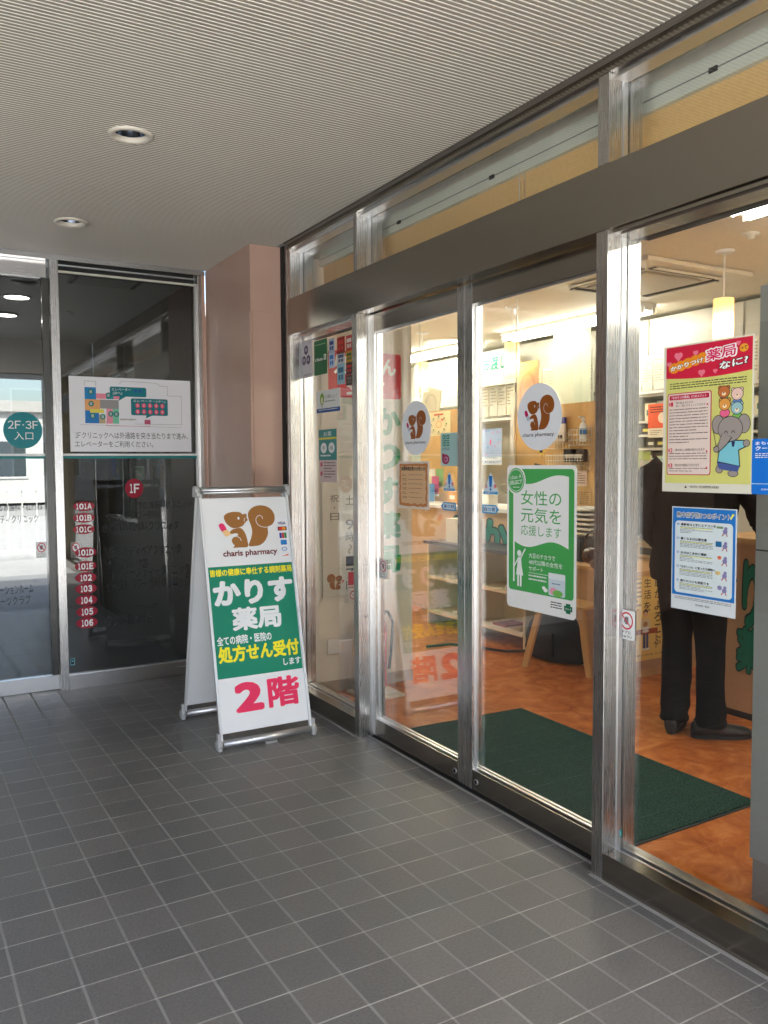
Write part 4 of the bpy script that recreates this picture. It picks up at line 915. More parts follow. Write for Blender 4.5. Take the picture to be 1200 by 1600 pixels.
# orange notice, today's doctor sign, books
def d_(a):
    a.rect(0, 0, 1, .72, ink(232, 96, 60)); a.lines(.1, .08, .9, .3, 3, ink(70, 30, 20), 2, seed=5, dash=.05); a.disc(.72, .42, .22, .16, ink(240, 215, 190), 2); a.lines(.1, .78, .9, .95, 3, ink(150, 130, 110), 2, seed=6)
sheet('orange_notice', 'orange and white notice standing on the shelves left of the big poster', 'notice', 'x', 5.27, (1013, 632), (1044, 683), d_, base=ink(235, 225, 205))
def d_(a): a.text('本日の薬剤師', .05, .15, .95, .85, ink(20, 90, 110), bold=.03)
sheet('duty_sign', 'small pale blue sign with dark writing above the row of books', 'sign', 'x', 5.26, (1011, 716), (1046, 726), d_, base=ink(200, 228, 228), t=.01)
t = thing('desk_cabinet', 'low white cabinet behind the clear screen, carrying the row of books', 'cabinet', (5.1, 4.2, 0)); zc_ = at('x', 4.95, 1010, 760).z
MB().box(-.15, .15, -1.2, .8, 0, zc_, SHW).build('body', t)
R = random.Random(2)
y_ = at('x', 4.97, 1000, 755).y
for k in range(8):
    c = R.choice(((235, 225, 215), (240, 205, 195), (225, 235, 215), (235, 235, 225))); w = R.uniform(.025, .04)
    q = MB().box(0, .16, 0, w - .002, 0, .20, ink(*c)).box(-.001, -.0002, .005, w - .008, .05, .14, ink(190, 80, 80) if k % 2 else ink(120, 120, 110)).build('book', None, (4.97, y_ - w, zc_ + .001)); y_ -= w
    tag(q, '%s pale file from the left in the row under the small blue sign' % ('first', 'second', 'third', 'fourth', 'fifth', 'sixth', 'seventh', 'last')[k], 'book', 'pale files standing in a row')
tag(MB().box(4.97, 5.14, 0, .05, 0, .27, ink(200, 215, 130)).build('file_box', None, (0, at('x', 4.97, 992, 755).y, zc_ + .001)), 'yellow-green file box at the left end of the row of files', 'file box')
for k, (px_, py_, c_, s_) in enumerate(((990, 800, (120, 118, 110), .12), (1003, 790, (200, 198, 188), .10), (996, 838, (222, 200, 160), .10), (1012, 815, (150, 148, 140), .08))):
    p = at('x', 4.55, px_, py_)
    o = MB().box(-s_, s_, -s_, s_, 0, s_ * 1.2, ink(*c_), .01).box(-s_ - .002, -s_ - .0003, -s_ * .7, s_ * .7, s_ * .3, s_ * .8, ink(60, 60, 58)).build('office_machine', None, (4.75, p.y, zt + .0 if py_ > 830 else p.z - s_))
    tag(o, ('grey', 'white', 'cream', 'dim grey')[k] + ' desk machine behind the clear screen, left of the person', 'office machine', 'desk machines behind the clear screen')
t = thing('work_desk', 'cluttered white desk behind the clear screen', 'desk', (4.75, 4.9, 0)); MB().box(-.2, .2, -.35, .3, zt + .2, zt + .23, WHITE).build('top', t); MB().box(-.19, .19, -.34, .29, 0, zt + .199, SHW).build('body', t)
# pale column and blue poster seen through the right door
tag(MB().box(5.05, 5.25, 5.45, 5.70, 0, SZ - .001, pm('pale_green_paint', (.58, .62, .48), .5)).build('column'), 'pale green column rising behind the tan pinboard', 'column')
def d_(a):
    a.rect(0, .78, 1, 1, ink(225, 235, 245)); R = random.Random(8)
    for k in range(14): a.disc(R.random() * .9 + .05, R.random() * .7 + .03, .05, .035, ink(*R.choice(((190, 160, 205), (120, 170, 225), (200, 190, 225)))), 2, 10)
    a.rect(.46, .3, .52, .45, ink(200, 60, 110), 3); a.text('はじめてのスキンケア', .03, .88, .97, .97, ink(30, 110, 190), 3, bold=.02); a.lines(.2, .8, .8, .85, 1, ink(60, 120, 180), 3)
sheet('skincare_poster', 'lilac and blue poster on the glass screen behind the right door', 'poster', 'x', 4.40, (751, 671), (784, 726), d_, base=ink(160, 185, 225))
MBX = MB().box(2.30, 2.62, 1.0, 1.665, .14, 1.93, GREYP, .002).box(2.31, 2.62, 1.02, 1.66, 0, .139, pm('grey_plinth', (.20, .185, .17), .5))
t = thing('metal_cabinet', 'tall grey metal cabinet at the right edge inside the glass', 'cabinet', (2.3, 1.4, 0)); q = MBX.build('body', t, loc=(-2.3, -1.4, 0))
MB().box(2.297, 2.2995, 1.0, 1.66, 1.118, 1.122, DARK).build('door_joint', t, loc=(-2.3, -1.4, 0))
t = thing('hanging_rod', 'thin clear rod hanging from the ceiling inside the right door', 'rod', (2.35, 0, 0))
p = at('x', 2.5, 807, 470); q = at('x', 2.5, 806, 650); MB().tube((p.x - 2.35, p.y, 2.6), (p.x - 2.35, p.y, 1.62), .006, ACRYL, 8).tube((p.x - 2.35, p.y, 2.6), (p.x - 2.35, p.y, 1.62), .002, CAS, 6).build('rod', t)
p = at('x', 2.5, 656, 505); t = thing('hanging_rod', 'thin clear rod hanging from the ceiling inside the left door', 'rod', (2.35, 0, 0))
MB().tube((p.x - 2.35, p.y, 2.6), (p.x - 2.35, p.y, 1.75), .006, ACRYL, 8).tube((p.x - 2.35, p.y, 2.6), (p.x - 2.35, p.y, 1.75), .002, CAS, 6).build('rod', t)
p = at('x', 4.9, 664, 602); q = at('x', 4.9, 682, 640)
o = Art(.34, .36, .006); o.slab(o.rr(0, 0, 1, 1), ink(226, 222, 195)); o.disc(.5, .5, .33, .33, ink(205, 200, 170)); o.disc(.5, .5, .26, .26, ink(222, 216, 190), 2); o = o.build('hanging_mobile', None, frame_shop(p) @ Matrix.Rotation(-.25, 4, 'Z')); tag(o, 'tilted cream card with a round emblem hanging above the left pinboard', 'card')
p = at('x', 4.3, 809, 568); o = Art(.26, .48, .006); o.slab(o.rr(0, 0, 1, 1), ink(214, 190, 165)); o.disc(.5, .5, .38, .36, ink(200, 170, 150)); o.disc(.5, .5, .3, .28, ink(214, 190, 168), 2); o = o.build('hanging_mobile', None, frame_shop(p)); tag(o, 'pinkish card with a round emblem hanging beside the right door rod', 'card')

R = random.Random(21)
t = thing('leaflet_rack', 'white wire rack of colourful leaflets on the tan counter seen through the left door', 'rack', (4.45, 6.9, 1.011))
for k in range(3): MB().box(-.06 + k * .05, -.055 + k * .05, -.28, .28, k * .07, .02 + k * .07, WHITE).build('tier', t)
for k in range(3):
    for j in range(4):
        MB().box(-.05 + k * .05, -.046 + k * .05, -.27 + j * .14, -.15 + j * .14, .02 + k * .07, .19 + k * .07, ink(*R.choice(((220, 120, 90), (90, 150, 200), (235, 220, 150), (130, 180, 120), (230, 225, 215), (200, 90, 130))))).build('leaflet', t)
for k, (x_, y_, w_, h_, c_, lb) in enumerate(((4.5, 5.9, .10, .16, (225, 225, 215), 'white carton on the tan counter, left of the plant'), (4.52, 6.15, .12, .10, (90, 120, 160), 'blue carton on the tan counter behind the leaflet box'), (4.5, 5.05, .08, .20, (70, 70, 70), 'dark card reader standing on the tan counter'), (4.55, 6.45, .14, .12, (215, 160, 90), 'orange carton on the tan counter near the leaflet rack'))):
    tag(MB().box(-w_ / 2, w_ / 2, -w_ / 2, w_ / 2, 0, h_, ink(*c_), .003).box(-w_ / 2 - .0012, -w_ / 2 - .0002, -w_ * .3, w_ * .3, h_ * .4, h_ * .7, ink(240, 238, 230)).build('counter_carton', None, (x_, y_, 1.0105)), lb, 'carton')

# ================================================================== PERSON
def skin(name, parent, verts, edges, m_, sub=2, loc=None, root=0):
    me = bpy.data.meshes.new(name + '_cage'); me.from_pydata([v[:3] for v in verts], edges, [])
    ob = bpy.data.objects.new(name, me); C.objects.link(ob)
    ob.modifiers.new('s', 'SKIN'); sub_ = ob.modifiers.new('u', 'SUBSURF'); sub_.levels = sub; sub_.render_levels = sub
    for i, v in enumerate(verts):
        sv = me.skin_vertices[0].data[i]; r = v[3]; sv.radius = (r, v[4] if len(v) > 4 else r); sv.use_root = (i == root)
    bpy.context.view_layer.update()
    dg = bpy.context.evaluated_depsgraph_get(); ev = ob.evaluated_get(dg); nm = bpy.data.meshes.new_from_object(ev)
    bpy.data.objects.remove(ob); nm.materials.clear(); nm.materials.append(m_)
    for p in nm.polygons: p.use_smooth = True
    o = bpy.data.objects.new(name, nm); C.objects.link(o); o.parent = parent
    if loc: o.location = loc
    return o
SKINM = pm('skin', (.50, .29, .20), .5, noise=.04)
JKT = pm('black_jacket', (.005, .005, .006), .95, spec=.12, bump=.6, bscale=25)
TRS = pm('black_trousers', (.004, .004, .0045), .95, spec=.12, bump=.5, bscale=18)
SHOE = pm('black_shoe_leather', (.018, .016, .015), .4, bump=.3, bscale=80)
t = thing('person', 'person in black jacket and trousers, back turned, leaning on the wooden counter', 'person', (3.48, 2.88, 0), math.radians(-68.3))
V = [(0, 0, .93, .13, .10), (0, .03, 1.10, .125, .09), (0, .07, 1.28, .15, .10), (0, .10, 1.41, .06), (0, .13, 1.48, .052), (0, .16, 1.58, .082, .088), (0, .16, 1.66, .07, .075),
     (.17, .09, 1.37, .05), (.29, .13, 1.12, .040), (.27, .36, 1.03, .028), (-.17, .09, 1.37, .05), (-.25, .02, 1.10, .040), (-.15, .17, .93, .028),
     (.09, 0, .86, .085), (.10, .03, .50, .055), (.10, -.01, .10, .038), (-.08, 0, .86, .085), (-.08, .03, .50, .050), (-.08, .01, .10, .034),
     (.26, .44, 1.015, .030, .018), (-.13, .20, .87, .030, .018)]
Ed = [(0, 1), (1, 2), (2, 3), (3, 4), (4, 5), (5, 6), (2, 7), (7, 8), (8, 9), (2, 10), (10, 11), (11, 12), (0, 13), (13, 14), (14, 15), (0, 16), (16, 17), (17, 18), (9, 19), (12, 20)]
for base, hx, hy, hz, s in ((19, .26, .44, 1.015, 1), (20, -.13, .16, .84, -1)):
    for k in range(4):
        fx = hx + (k - 1.5) * .019; ln = (.062, .074, .070, .055)[k]; i = len(V)
        V += [(fx, hy + .035, hz + .002, .0085), (fx, hy + .035 + ln * .55, hz - .004, .0078), (fx, hy + .035 + ln, hz - .016, .0068)]; Ed += [(base, i), (i, i + 1), (i + 1, i + 2)]
    i = len(V); V += [(hx - s * .035, hy + .0, hz, .0105), (hx - s * .055, hy + .04, hz - .006, .009)]; Ed += [(base, i), (i, i + 1)]
b = skin('body', t, V, Ed, SKINM)
# face details
MB().sph((-.03, .235, 1.60), .012, WHITE).sph((.03, .235, 1.60), .012, WHITE).sph((-.03, .245, 1.60), .006, BLACK).sph((.03, .245, 1.60), .006, BLACK).build('eyes', t)
MB().sph((0, .25, 1.565), .014, SKINM, 10, (.8, 1, 1.6)).sph((.088, .16, 1.585), .02, SKINM, 10, (.4, .8, 1.4)).sph((-.088, .16, 1.585), .02, SKINM, 10, (.4, .8, 1.4)).build('nose_and_ears', t)
MB().sph((0, .235, 1.525), .022, pm('lips', (.35, .12, .10), .5), 10, (1.1, .5, .3)).build('mouth', t)
MB().sph((0, .14, 1.64), .105, pm('black_hair', (.012, .009, .008), .5, bump=.8, bscale=90), 20, (.93, 1.02, .95)).build('hair', t)
def limb(pts, n=6):
    """rings along a path of (centre, radius u, radius v)"""
    o = []
    for (c0, a0, b0), (c1, a1, b1) in zip(pts, pts[1:]):
        for k in range(n):
            f = k / n; o.append((Vector(c0).lerp(Vector(c1), f), a0 + (a1 - a0) * f, b0 + (b1 - b0) * f))
    o.append((Vector(pts[-1][0]), pts[-1][1], pts[-1][2])); r = []
    for k, (c, a_, b_) in enumerate(o):
        d = (o[min(k + 2, len(o) - 1)][0] - o[max(k - 2, 0)][0]).normalized(); u = d.cross(Vector((0, 1, .15))).normalized(); r.append((c, u * a_, d.cross(u) * b_))
    return r
m = MB()
m.loft([(Vector((0, y, z)), Vector((a, 0, 0)), Vector((0, b, 0))) for z, a, b, y in ((.795, .202, .146, -.005), (.80, .210, .154, 0), (.86, .208, .154, 0), (.92, .206, .152, .005), (.98, .205, .150, .01), (1.04, .200, .148, .02), (1.10, .200, .148, .03), (1.16, .205, .150, .04), (1.22, .212, .150, .05), (1.28, .218, .146, .065), (1.34, .216, .132, .08), (1.38, .195, .115, .09), (1.42, .150, .095, .10), (1.445, .095, .080, .11), (1.475, .078, .072, .12), (1.49, .074, .070, .125))], JKT, 44, .013, 1)
m.loft(limb([((.165, .085, 1.365), .080, .088), ((.235, .09, 1.30), .080, .086), ((.32, .06, 1.11), .064, .070), ((.30, .20, 1.06), .058, .062), ((.27, .36, 1.035), .047, .048)]), JKT, 22, .014, 3)
m.loft(limb([((-.165, .085, 1.365), .080, .088), ((-.235, .06, 1.30), .082, .088), ((-.285, -.01, 1.12), .078, .084), ((-.22, .06, 1.03), .075, .075), ((-.15, .12, .93), .062, .062)]), JKT, 22, .014, 5)
m.build('jacket', t)
m = MB()
m.loft([(Vector((0, .0, z)), Vector((a, 0, 0)), Vector((0, b, 0))) for z, a, b in ((.78, .165, .115), (.84, .175, .125), (.92, .17, .125), (1.0, .16, .12))], TRS, 36, .006, 2)
m.loft([(Vector((x, y, z)), Vector((a, .0, 0)), Vector((0, b, 0))) for z, a, b, x, y in ((.88, .095, .118, .080, .0), (.78, .093, .110, .080, .0), (.68, .087, .100, .082, .008), (.58, .079, .091, .086, .018), (.48, .073, .085, .092, .02), (.38, .069, .080, .096, .012), (.28, .067, .078, .100, .002), (.20, .067, .078, .102, -.004), (.14, .071, .084, .103, -.006), (.10, .068, .080, .104, -.004), (.075, .074, .086, .105, -.006), (.062, .070, .082, .105, -.004))], TRS, 30, .013, 7)
m.loft([(Vector((-x, y, z)), Vector((a, .0, 0)), Vector((0, b, 0))) for z, a, b, x, y in ((.88, .095, .118, .080, .0), (.78, .093, .110, .078, .004), (.68, .087, .100, .076, .015), (.58, .079, .091, .076, .03), (.48, .073, .085, .078, .034), (.38, .069, .080, .08, .03), (.28, .067, .078, .08, .022), (.20, .067, .078, .08, .014), (.14, .071, .084, .08, .008), (.10, .068, .080, .08, .006), (.075, .074, .086, .08, .004), (.062, .070, .082, .08, .006))], TRS, 30, .013, 11)
m.build('trousers', t)
def shoe(x, y, ang):
    m = MB(); R_ = []
    for yy, w_, h_ in ((-.095, .020, .045), (-.09, .032, .062), (-.07, .039, .080), (-.03, .041, .092), (.01, .041, .088), (.05, .043, .070), (.09, .046, .055), (.13, .047, .047), (.16, .043, .042), (.185, .033, .034), (.20, .018, .025)):
        R_.append((Vector((0, yy, .016 + h_ * .42)), Vector((w_, 0, 0)), Vector((0, 0, h_ * .58))))
    m.loft(R_, SHOE, 18, .003, 2); e = m.build('shoe', t); e.location = (x, y, 0); e.rotation_euler[2] = ang
    k = MB(); pts = [(math.cos(a) * .047 * (1 if math.sin(a) > 0 else .86), .052 + math.sin(a) * (.152 if math.sin(a) > 0 else .150)) for a in [q * math.pi / 12 for q in range(24)]]
    k.prism([(a, b, .0) for a, b in pts], (0, 0, .020), RUBBER); k.build('sole', e)
shoe(.105, .0, math.radians(-56)); shoe(-.085, .015, math.radians(8))

# ================================================================== SANDWICH BOARD
GREEN = ink(0, 132, 103); YEL = ink(248, 236, 40); PNK = ink(238, 52, 98); WH2 = pm('sign_white', (.84, .86, .88), .35); DKR = ink(105, 30, 30)
SX0, SX1, SYF, SYM, SYB = 1.320, 1.808, 3.875, 4.175, 4.475
SZT = 1.262
t = thing('sandwich_board', 'white and green folding pharmacy sign on the grey tiles in front of the pillar', 'sandwich board', ((SX0 + SX1) / 2, SYM, 0)); L = (-(SX0 + SX1) / 2, -SYM, 0)
SG = pm('satin_aluminium', (.62, .63, .65), .32, metal=.85)
for s, yb, nm in ((-1, SYF, 'front'), (1, SYB, 'rear')):
    ang = math.atan2(abs(SYM - yb) - .02, SZT - .05); zc = Vector((0, -s * math.sin(ang), math.cos(ang))); nrm = Vector((0, s * math.cos(ang), math.sin(ang)))
    base = Vector((SX0, yb, .045)); Ln = (SZT - .065) / math.cos(ang)
    # local basis for the leaf: x right (seen from outside), y up, z outwards
    ex = Vector((-s, 0, 0)) if s > 0 else Vector((1, 0, 0)); org = base + zc * Ln + (Vector((SX1 - SX0, 0, 0)) if s > 0 else Vector((0, 0, 0)))
    M = Matrix(((ex.x, zc.x, nrm.x, org.x), (ex.y, zc.y, nrm.y, org.y), (ex.z, zc.z, nrm.z, org.z), (0, 0, 0, 1)))
    Wd = SX1 - SX0; M2 = Matrix.Translation(L) @ M
    m = MB(); 
    for xa in (0.0, Wd - .012): m.box(xa, xa + .012, -Ln, 0, -.012, .008, pm('white_rail', (.72, .74, .76), .3, metal=.2), .001)
    m.build('side_rail', t).matrix_basis = M2
    pw, ph = Wd - .026, Ln - .055
    a = Art(pw, ph, .004); a.slab(a.rr(0, 0, 1, 1), WH2); p_ = a.build(nm + '_panel', t); p_.matrix_basis = M2 @ Matrix.Translation((.013, -.022, -.004))
    if s < 0:
        a = Art(pw, ph, .0002); a.rect(0.005, .300, .995, .775, GREEN)
        a.text('皆様の健康に奉仕する調剤薬局', .02, .311, .985, .343, YEL, bold=.03)
        a.text('かりす', .035, .362, .975, .472, WH2, bold=.055); a.text('薬局', .22, .482, .80, .582, WH2, bold=.042)
        a.text('全ての病院・医院の', .03, .598, .66, .637, WH2, bold=.03); a.text('処方せん受付', .03, .640, .975, .712, YEL, bold=.045); a.text('します', .77, .722, .98, .752, WH2, bold=.03)
        a.text('2', .17, .800, .50, .925, PNK, bold=.055); a.text('階', .55, .797, .93, .925, PNK, bold=.036)
        a.squirrel(.165, .035, .84, .222, ink(160, 108, 52), WH2, ink(232, 50, 110), ink(240, 200, 140))
        a.text('charis pharmacy', .19, .232, .83, .266, DKR, bold=.03)
        a.rect(.855, .098, .985, .282, ink(240, 242, 246)); a.text('VISA', .87, .115, .97, .128, ink(30, 50, 130), bold=.03)
        a.rect(.865, .137, .975, .155, ink(40, 30, 60), 2); a.disc(.90, .146, .025, .008, ink(215, 50, 40), 3, 14); a.disc(.94, .146, .025, .008, ink(240, 150, 40), 3, 14)
        a.rect(.878, .165, .905, .190, ink(30, 70, 160), 2); a.rect(.908, .165, .934, .190, ink(200, 40, 50), 2); a.rect(.937, .165, .965, .190, ink(30, 140, 70), 2)
        a.rect(.885, .198, .96, .220, ink(40, 130, 205), 2); a.disc(.922, .239, .035, .010, ink(150, 175, 215), 2, 16); a.disc(.922, .239, .02, .006, WI, 3, 14); a.poly([(.875, .272), (.965, .262), (.965, .270), (.93, .270)], ink(235, 100, 70), 2)
        a.build('printed_face', p_).matrix_basis = Matrix.Translation((0, 0, .0041))
    # feet bar
    m = MB(); m.tube((SX0 - .004, yb - s * .0, .028), (SX1 + .004, yb, .028), .019, SG, 20); m.build('foot_bar', t, loc=L)
    for xx in (SX0 - .020, SX1 - .006): MB().tube((xx, yb, .028), (xx + .026, yb, .028), .0235, PLAST, 18).box(xx + .003, xx + .023, yb - .020, yb + .020, .0, .03, PLAST, .003).box(xx + .004, xx + .022, yb - .012 - s * .004, yb + .012 - s * .004, .03, .085, PLAST, .003).build('end_cap', t, loc=L)
MB().tube((SX0 + .01, SYM, SZT), (SX1 - .01, SYM, SZT), .017, SG, 20).tube((SX0 + .02, SYM - .028, SZT - .012), (SX1 - .02, SYM - .028, SZT - .012), .008, SG).tube((SX0 + .02, SYM + .028, SZT - .012), (SX1 - .02, SYM + .028, SZT - .012), .008, SG).build('hinge_bar', t, loc=L)
for xx in (SX0 - .016, SX1 - .010): MB().tube((xx, SYM, SZT), (xx + .026, SYM, SZT), .024, PLAST, 18).box(xx + .002, xx + .024, SYM - .04, SYM + .04, SZT - .035, SZT - .005, PLAST, .006).build('hinge_cap', t, loc=L)
MB().box(1.55, 1.61, SYF - .02, SYF - .0, .0, .010, SG).build('label_plate', t, loc=L)

# ================================================================== STICKERS AND POSTERS ON THE GLASS
XF = XG - .0045; XDF = XD - .0045
def oval(a): return a.el(.5, .5, .5, .5, 48)
def d_sq(a):
    a.squirrel(.17, .18, .84, .70, ink(138, 76, 20), ink(196, 200, 206), ink(180, 20, 90), ink(170, 190, 205)); a.text('charis pharmacy', .13, .735, .84, .805, ink(60, 20, 25), bold=.01)
OVW = ink(222, 227, 234)
sheet('round_sticker', 'round squirrel logo sticker on the right sliding door', 'sticker', 'x', XDF, (809, 603), (877, 709), d_sq, 'round squirrel logo stickers', oval, OVW, size=(.252, .252))
sheet('round_sticker', 'round squirrel logo sticker on the left sliding door', 'sticker', 'x', XDF, (628, 629), (670, 713), d_sq, 'round squirrel logo stickers', oval, OVW, size=(.252, .252))
# green poster
G2 = ink(72, 168, 88); PW = ink(238, 240, 240)
def d_(a):
    a.rect(.03, .025, .97, .875, G2, 1, .014)
    pts = [(.10, .10)] + [(.10 + .80 * k / 16, .095 + .022 * math.sin(math.pi * k / 16 * 1.6) + .012 * math.sin(k * .4)) for k in range(17)] + [(.90, .52)] + [(.90 - .80 * k / 16, .545 - .03 * math.sin(math.pi * k / 8) - .018 * k / 16) for k in range(17)]
    a.poly(pts, PW, 2); a.rect(.10, .10, .122, .815, PW, 2)
    a.text('女性の', .22, .172, .80, .272, G2, 3, bold=.004); a.text('元気を', .22, .290, .80, .392, G2, 3, bold=.004); a.text('応援します', .22, .410, .80, .482, G2, 3)
    a.disc(.145, .105, .145, .098, PW, 3); a.disc(.145, .105, .128, .086, G2, 4); a.disc(.145, .105, .116, .078, PW, 5); a.disc(.145, .105, .110, .074, G2, 6)
    a.text('class A', .06, .072, .23, .100, PW, 7, slope=-.012); a.text('SELECT', .055, .110, .24, .138, PW, 7, bold=.02, slope=-.012); a.lines(.10, .150, .2, .162, 1, PW, 7)
    a.text('大豆のチカラで', .34, .600, .72, .634, PW, 2, bold=.01); a.text('40代以降の女性を', .34, .645, .82, .680, PW, 2, bold=.01); a.text('サポート', .34, .690, .55, .722, PW, 2, bold=.01)
    a.rect(.34, .735, .62, .738, PW, 2); a.lines(.34, .750, .60, .800, 2, PW, 2, seed=9)
    a.disc(.195, .612, .033, .022, PW, 2); a.poly([(.175, .638), (.222, .638), (.232, .70), (.258, .765), (.145, .765), (.165, .70)], PW, 2); a.rect(.165, .765, .192, .845, PW, 2); a.rect(.205, .765, .232, .845, PW, 2)
    a.line([(.215, .648), (.262, .600), (.285, .578)], .006, PW, 2); a.line([(.178, .65), (.135, .69), (.115, .71)], .006, PW, 2)
    a.rect(.63, .715, .86, .865, ink(205, 220, 230), 3, .008); a.rect(.63, .715, .86, .755, ink(228, 236, 240), 4, .004); a.disc(.70, .835, .05, .025, ink(235, 160, 185), 5); a.disc(.76, .845, .07, .022, ink(120, 190, 90), 5); a.lines(.68, .78, .8, .80, 1, ink(110, 140, 160), 5)
    a.disc(.59, .838, .03, .014, PW, 4); a.disc(.565, .825, .025, .012, PW, 4)
    a.lines(.66, .905, .82, .955, 3, K, 2, seed=12, dash=.03); a.rect(.87, .90, .93, .965, ink(10, 110, 75), 2); a.rect(.845, .915, .955, .95, ink(10, 110, 75), 2); a.text('class A', .86, .927, .94, .938, PW, 3)
sheet('glass_poster', 'green and white poster about women\'s vitality on the right sliding door', 'poster', 'x', XDF, (793, 727), (901, 972), d_, None, lambda a: a.rr(0, 0, 1, 1, .018), PW, size=(.394, .560))
# red and yellow poster
RD = ink(200, 30, 62)
def d_(a):
    a.rect(.035, .012, .985, .94, ink(206, 206, 118), 1)
    a.poly([(.035, .012), (.985, .012), (.985, .22)] + [(.985 - .95 * k / 12, .22 + .018 * math.sin(math.pi * k / 12) - .0 * k) for k in range(13)], RD, 2)
    R = random.Random(4)
    for x_, y_, r_ in ((.18, .07, .05), (.38, .065, .032), (.07, .12, .03), (.45, .20, .04), (.60, .20, .025), (.84, .04, .025)):
        c = ink(226, 120, 140); a.disc(x_ - r_ * .42, y_, r_ * .55, r_ * .38, c, 3, 14); a.disc(x_ + r_ * .42, y_, r_ * .55, r_ * .38, c, 3, 14); a.poly([(x_ - r_ * .93, y_ + r_ * .12), (x_ + r_ * .93, y_ + r_ * .12), (x_, y_ + r_ * .85)], c, 3)
    for k in range(5): a.disc(.13 + k * .082, .155 - k * .012, .065, .036, ink(228, 140, 30), 4, 18)
    a.text('かかりつけ', .085, .142, .475, .178, ink(60, 40, 20), 5, bold=.07, slope=-.042); a.text('かかりつけ', .09, .144, .47, .176, PW, 6, bold=.03, slope=-.042)
    a.text('薬局', .485, .055, .835, .145, PW, 5, bold=.085, slope=-.022); a.text('薬局', .50, .062, .82, .138, ink(205, 15, 90), 6, bold=.025, slope=-.022)
    a.disc(.90, .078, .045, .026, ink(230, 160, 50), 5, 20); a.text('って', .865, .066, .935, .088, K, 6, bold=.03)
    a.text('なに?', .64, .148, .955, .206, K, 7, bold=.08, slope=-.026); a.text('なに?', .65, .152, .945, .202, PW, 8, bold=.03, slope=-.026)
    a.lines(.08, .258, .93, .305, 3, ink(60, 60, 45), 2, seed=31, dash=.02)
    a.rect(.055, .325, .565, .885, ink(190, 60, 80), 2, .008); a.rect(.065, .331, .555, .879, ink(222, 205, 196), 3, .007); a.rect(.08, .34, .54, .372, ink(190, 30, 70), 4, .003); a.text('「かかりつけ薬局」3つのメリット', .11, .346, .51, .366, PW, 5, bold=.01)
    for k, (yy, n_) in enumerate(((.385, 13), (.70, 3), (.805, 2))):
        a.text(str(k + 1), .10, yy, .125, yy + .03, RD, 5, bold=.03); a.rect(.075, yy + .004, .095, yy + .026, ink(215, 100, 110), 5)
    a.text('薬の飲み合わせの', .16, .385, .36, .401, K, 5); a.text('良い・悪いがチェックできます', .16, .405, .50, .421, K, 5); a.text('薬の詳しい説明が受けられます', .16, .704, .50, .722, K, 5); a.text('薬以外の相談にものります', .16, .808, .44, .826, K, 5)
    a.lines(.08, .435, .53, .68, 12, ink(120, 105, 100), 5, seed=32, dash=.03, fill=.3); a.lines(.08, .735, .53, .79, 3, ink(120, 105, 100), 5, seed=33, dash=.03, fill=.3); a.lines(.08, .838, .53, .872, 2, ink(120, 105, 100), 5, seed=34, dash=.03, fill=.3)
    for yy in (.405, .715, .825): a.poly([(.51, yy + .015), (.535, yy + .015), (.522, yy)], RD, 5)
    # teaching elephant with four little bears (plain drawing)
    GR = ink(150, 142, 138); OL = ink(50, 45, 50); BLU = ink(120, 190, 205)
    def o(cx, cy, rx, ry, c, l): a.disc(cx, cy, rx + .006, ry + .004, OL, l); a.disc(cx, cy, rx, ry, c, l + .5)
    for cx, cy, c, cl in ((.70, .345, ink(190, 110, 60), ink(110, 190, 140)), (.84, .365, ink(225, 190, 180), ink(90, 130, 190)), (.71, .425, ink(215, 150, 70), ink(225, 100, 140)), (.84, .455, ink(150, 190, 195), ink(120, 180, 90))):
        a.disc(cx, cy + .055, .055, .03, OL, 3); a.disc(cx, cy + .055, .05, .027, cl, 4)
        for s_ in (-1, 1): o(cx + s_ * .042, cy - .028, .017, .011, c, 4)
        o(cx, cy, .058, .037, c, 5); a.disc(cx, cy + .012, .022, .012, ink(240, 215, 180), 6, 14); a.disc(cx, cy + .006, .008, .005, OL, 7, 8)
    for s_, xx in ((-1, .645), (1, .915)): o(xx, .555, .062, .058, GR, 7)
    o(.775, .585, .125, .078, GR, 8); a.poly([(.69, .61), (.80, .64), (.74, .69), (.66, .735), (.61, .73), (.60, .70), (.64, .70)], OL, 9); a.poly([(.695, .61), (.79, .64), (.735, .685), (.66, .728), (.618, .722), (.612, .706), (.645, .704)], GR, 10)
    for xx in (.735, .81): a.line([(xx - .018, .612), (xx - .01, .600), (xx + .005, .598), (xx + .016, .612)], .0018, OL, 11)
    a.poly([(.66, .70), (.80, .655), (.95, .66), (.955, .70), (.87, .725), (.885, .83), (.64, .80)], OL, 6); a.poly([(.67, .705), (.80, .662), (.94, .666), (.945, .695), (.86, .72), (.875, .822), (.65, .793)], BLU, 7)
    a.poly([(.64, .80), (.88, .825), (.86, .86), (.72, .85), (.66, .84)], ink(70, 90, 150), 7); o(.665, .845, .035, .022, GR, 6); o(.81, .872, .05, .018, GR, 6); o(.945, .68, .03, .02, GR, 8); a.poly([(.79, .665), (.83, .665), (.82, .70), (.80, .70)], ink(40, 50, 90), 9)
    a.line([(.595, .58), (.64, .72)], .002, OL, 12); o(.635, .715, .025, .018, GR, 12)
    a.poly([(.27, .972), (.30, .972), (.285, .955)], K, 2); a.text('一般社団法人 埼玉県薬剤師会 所属薬局', .32, .955, .66, .972, K, 2)
sheet('glass_poster', 'red and yellow pharmacy poster with an elephant on the right pane', 'poster', 'x', XF, (1038, 543), (1175, 772), d_, None, lambda a: a.rr(0, 0, 1, 1), ink(214, 212, 196))
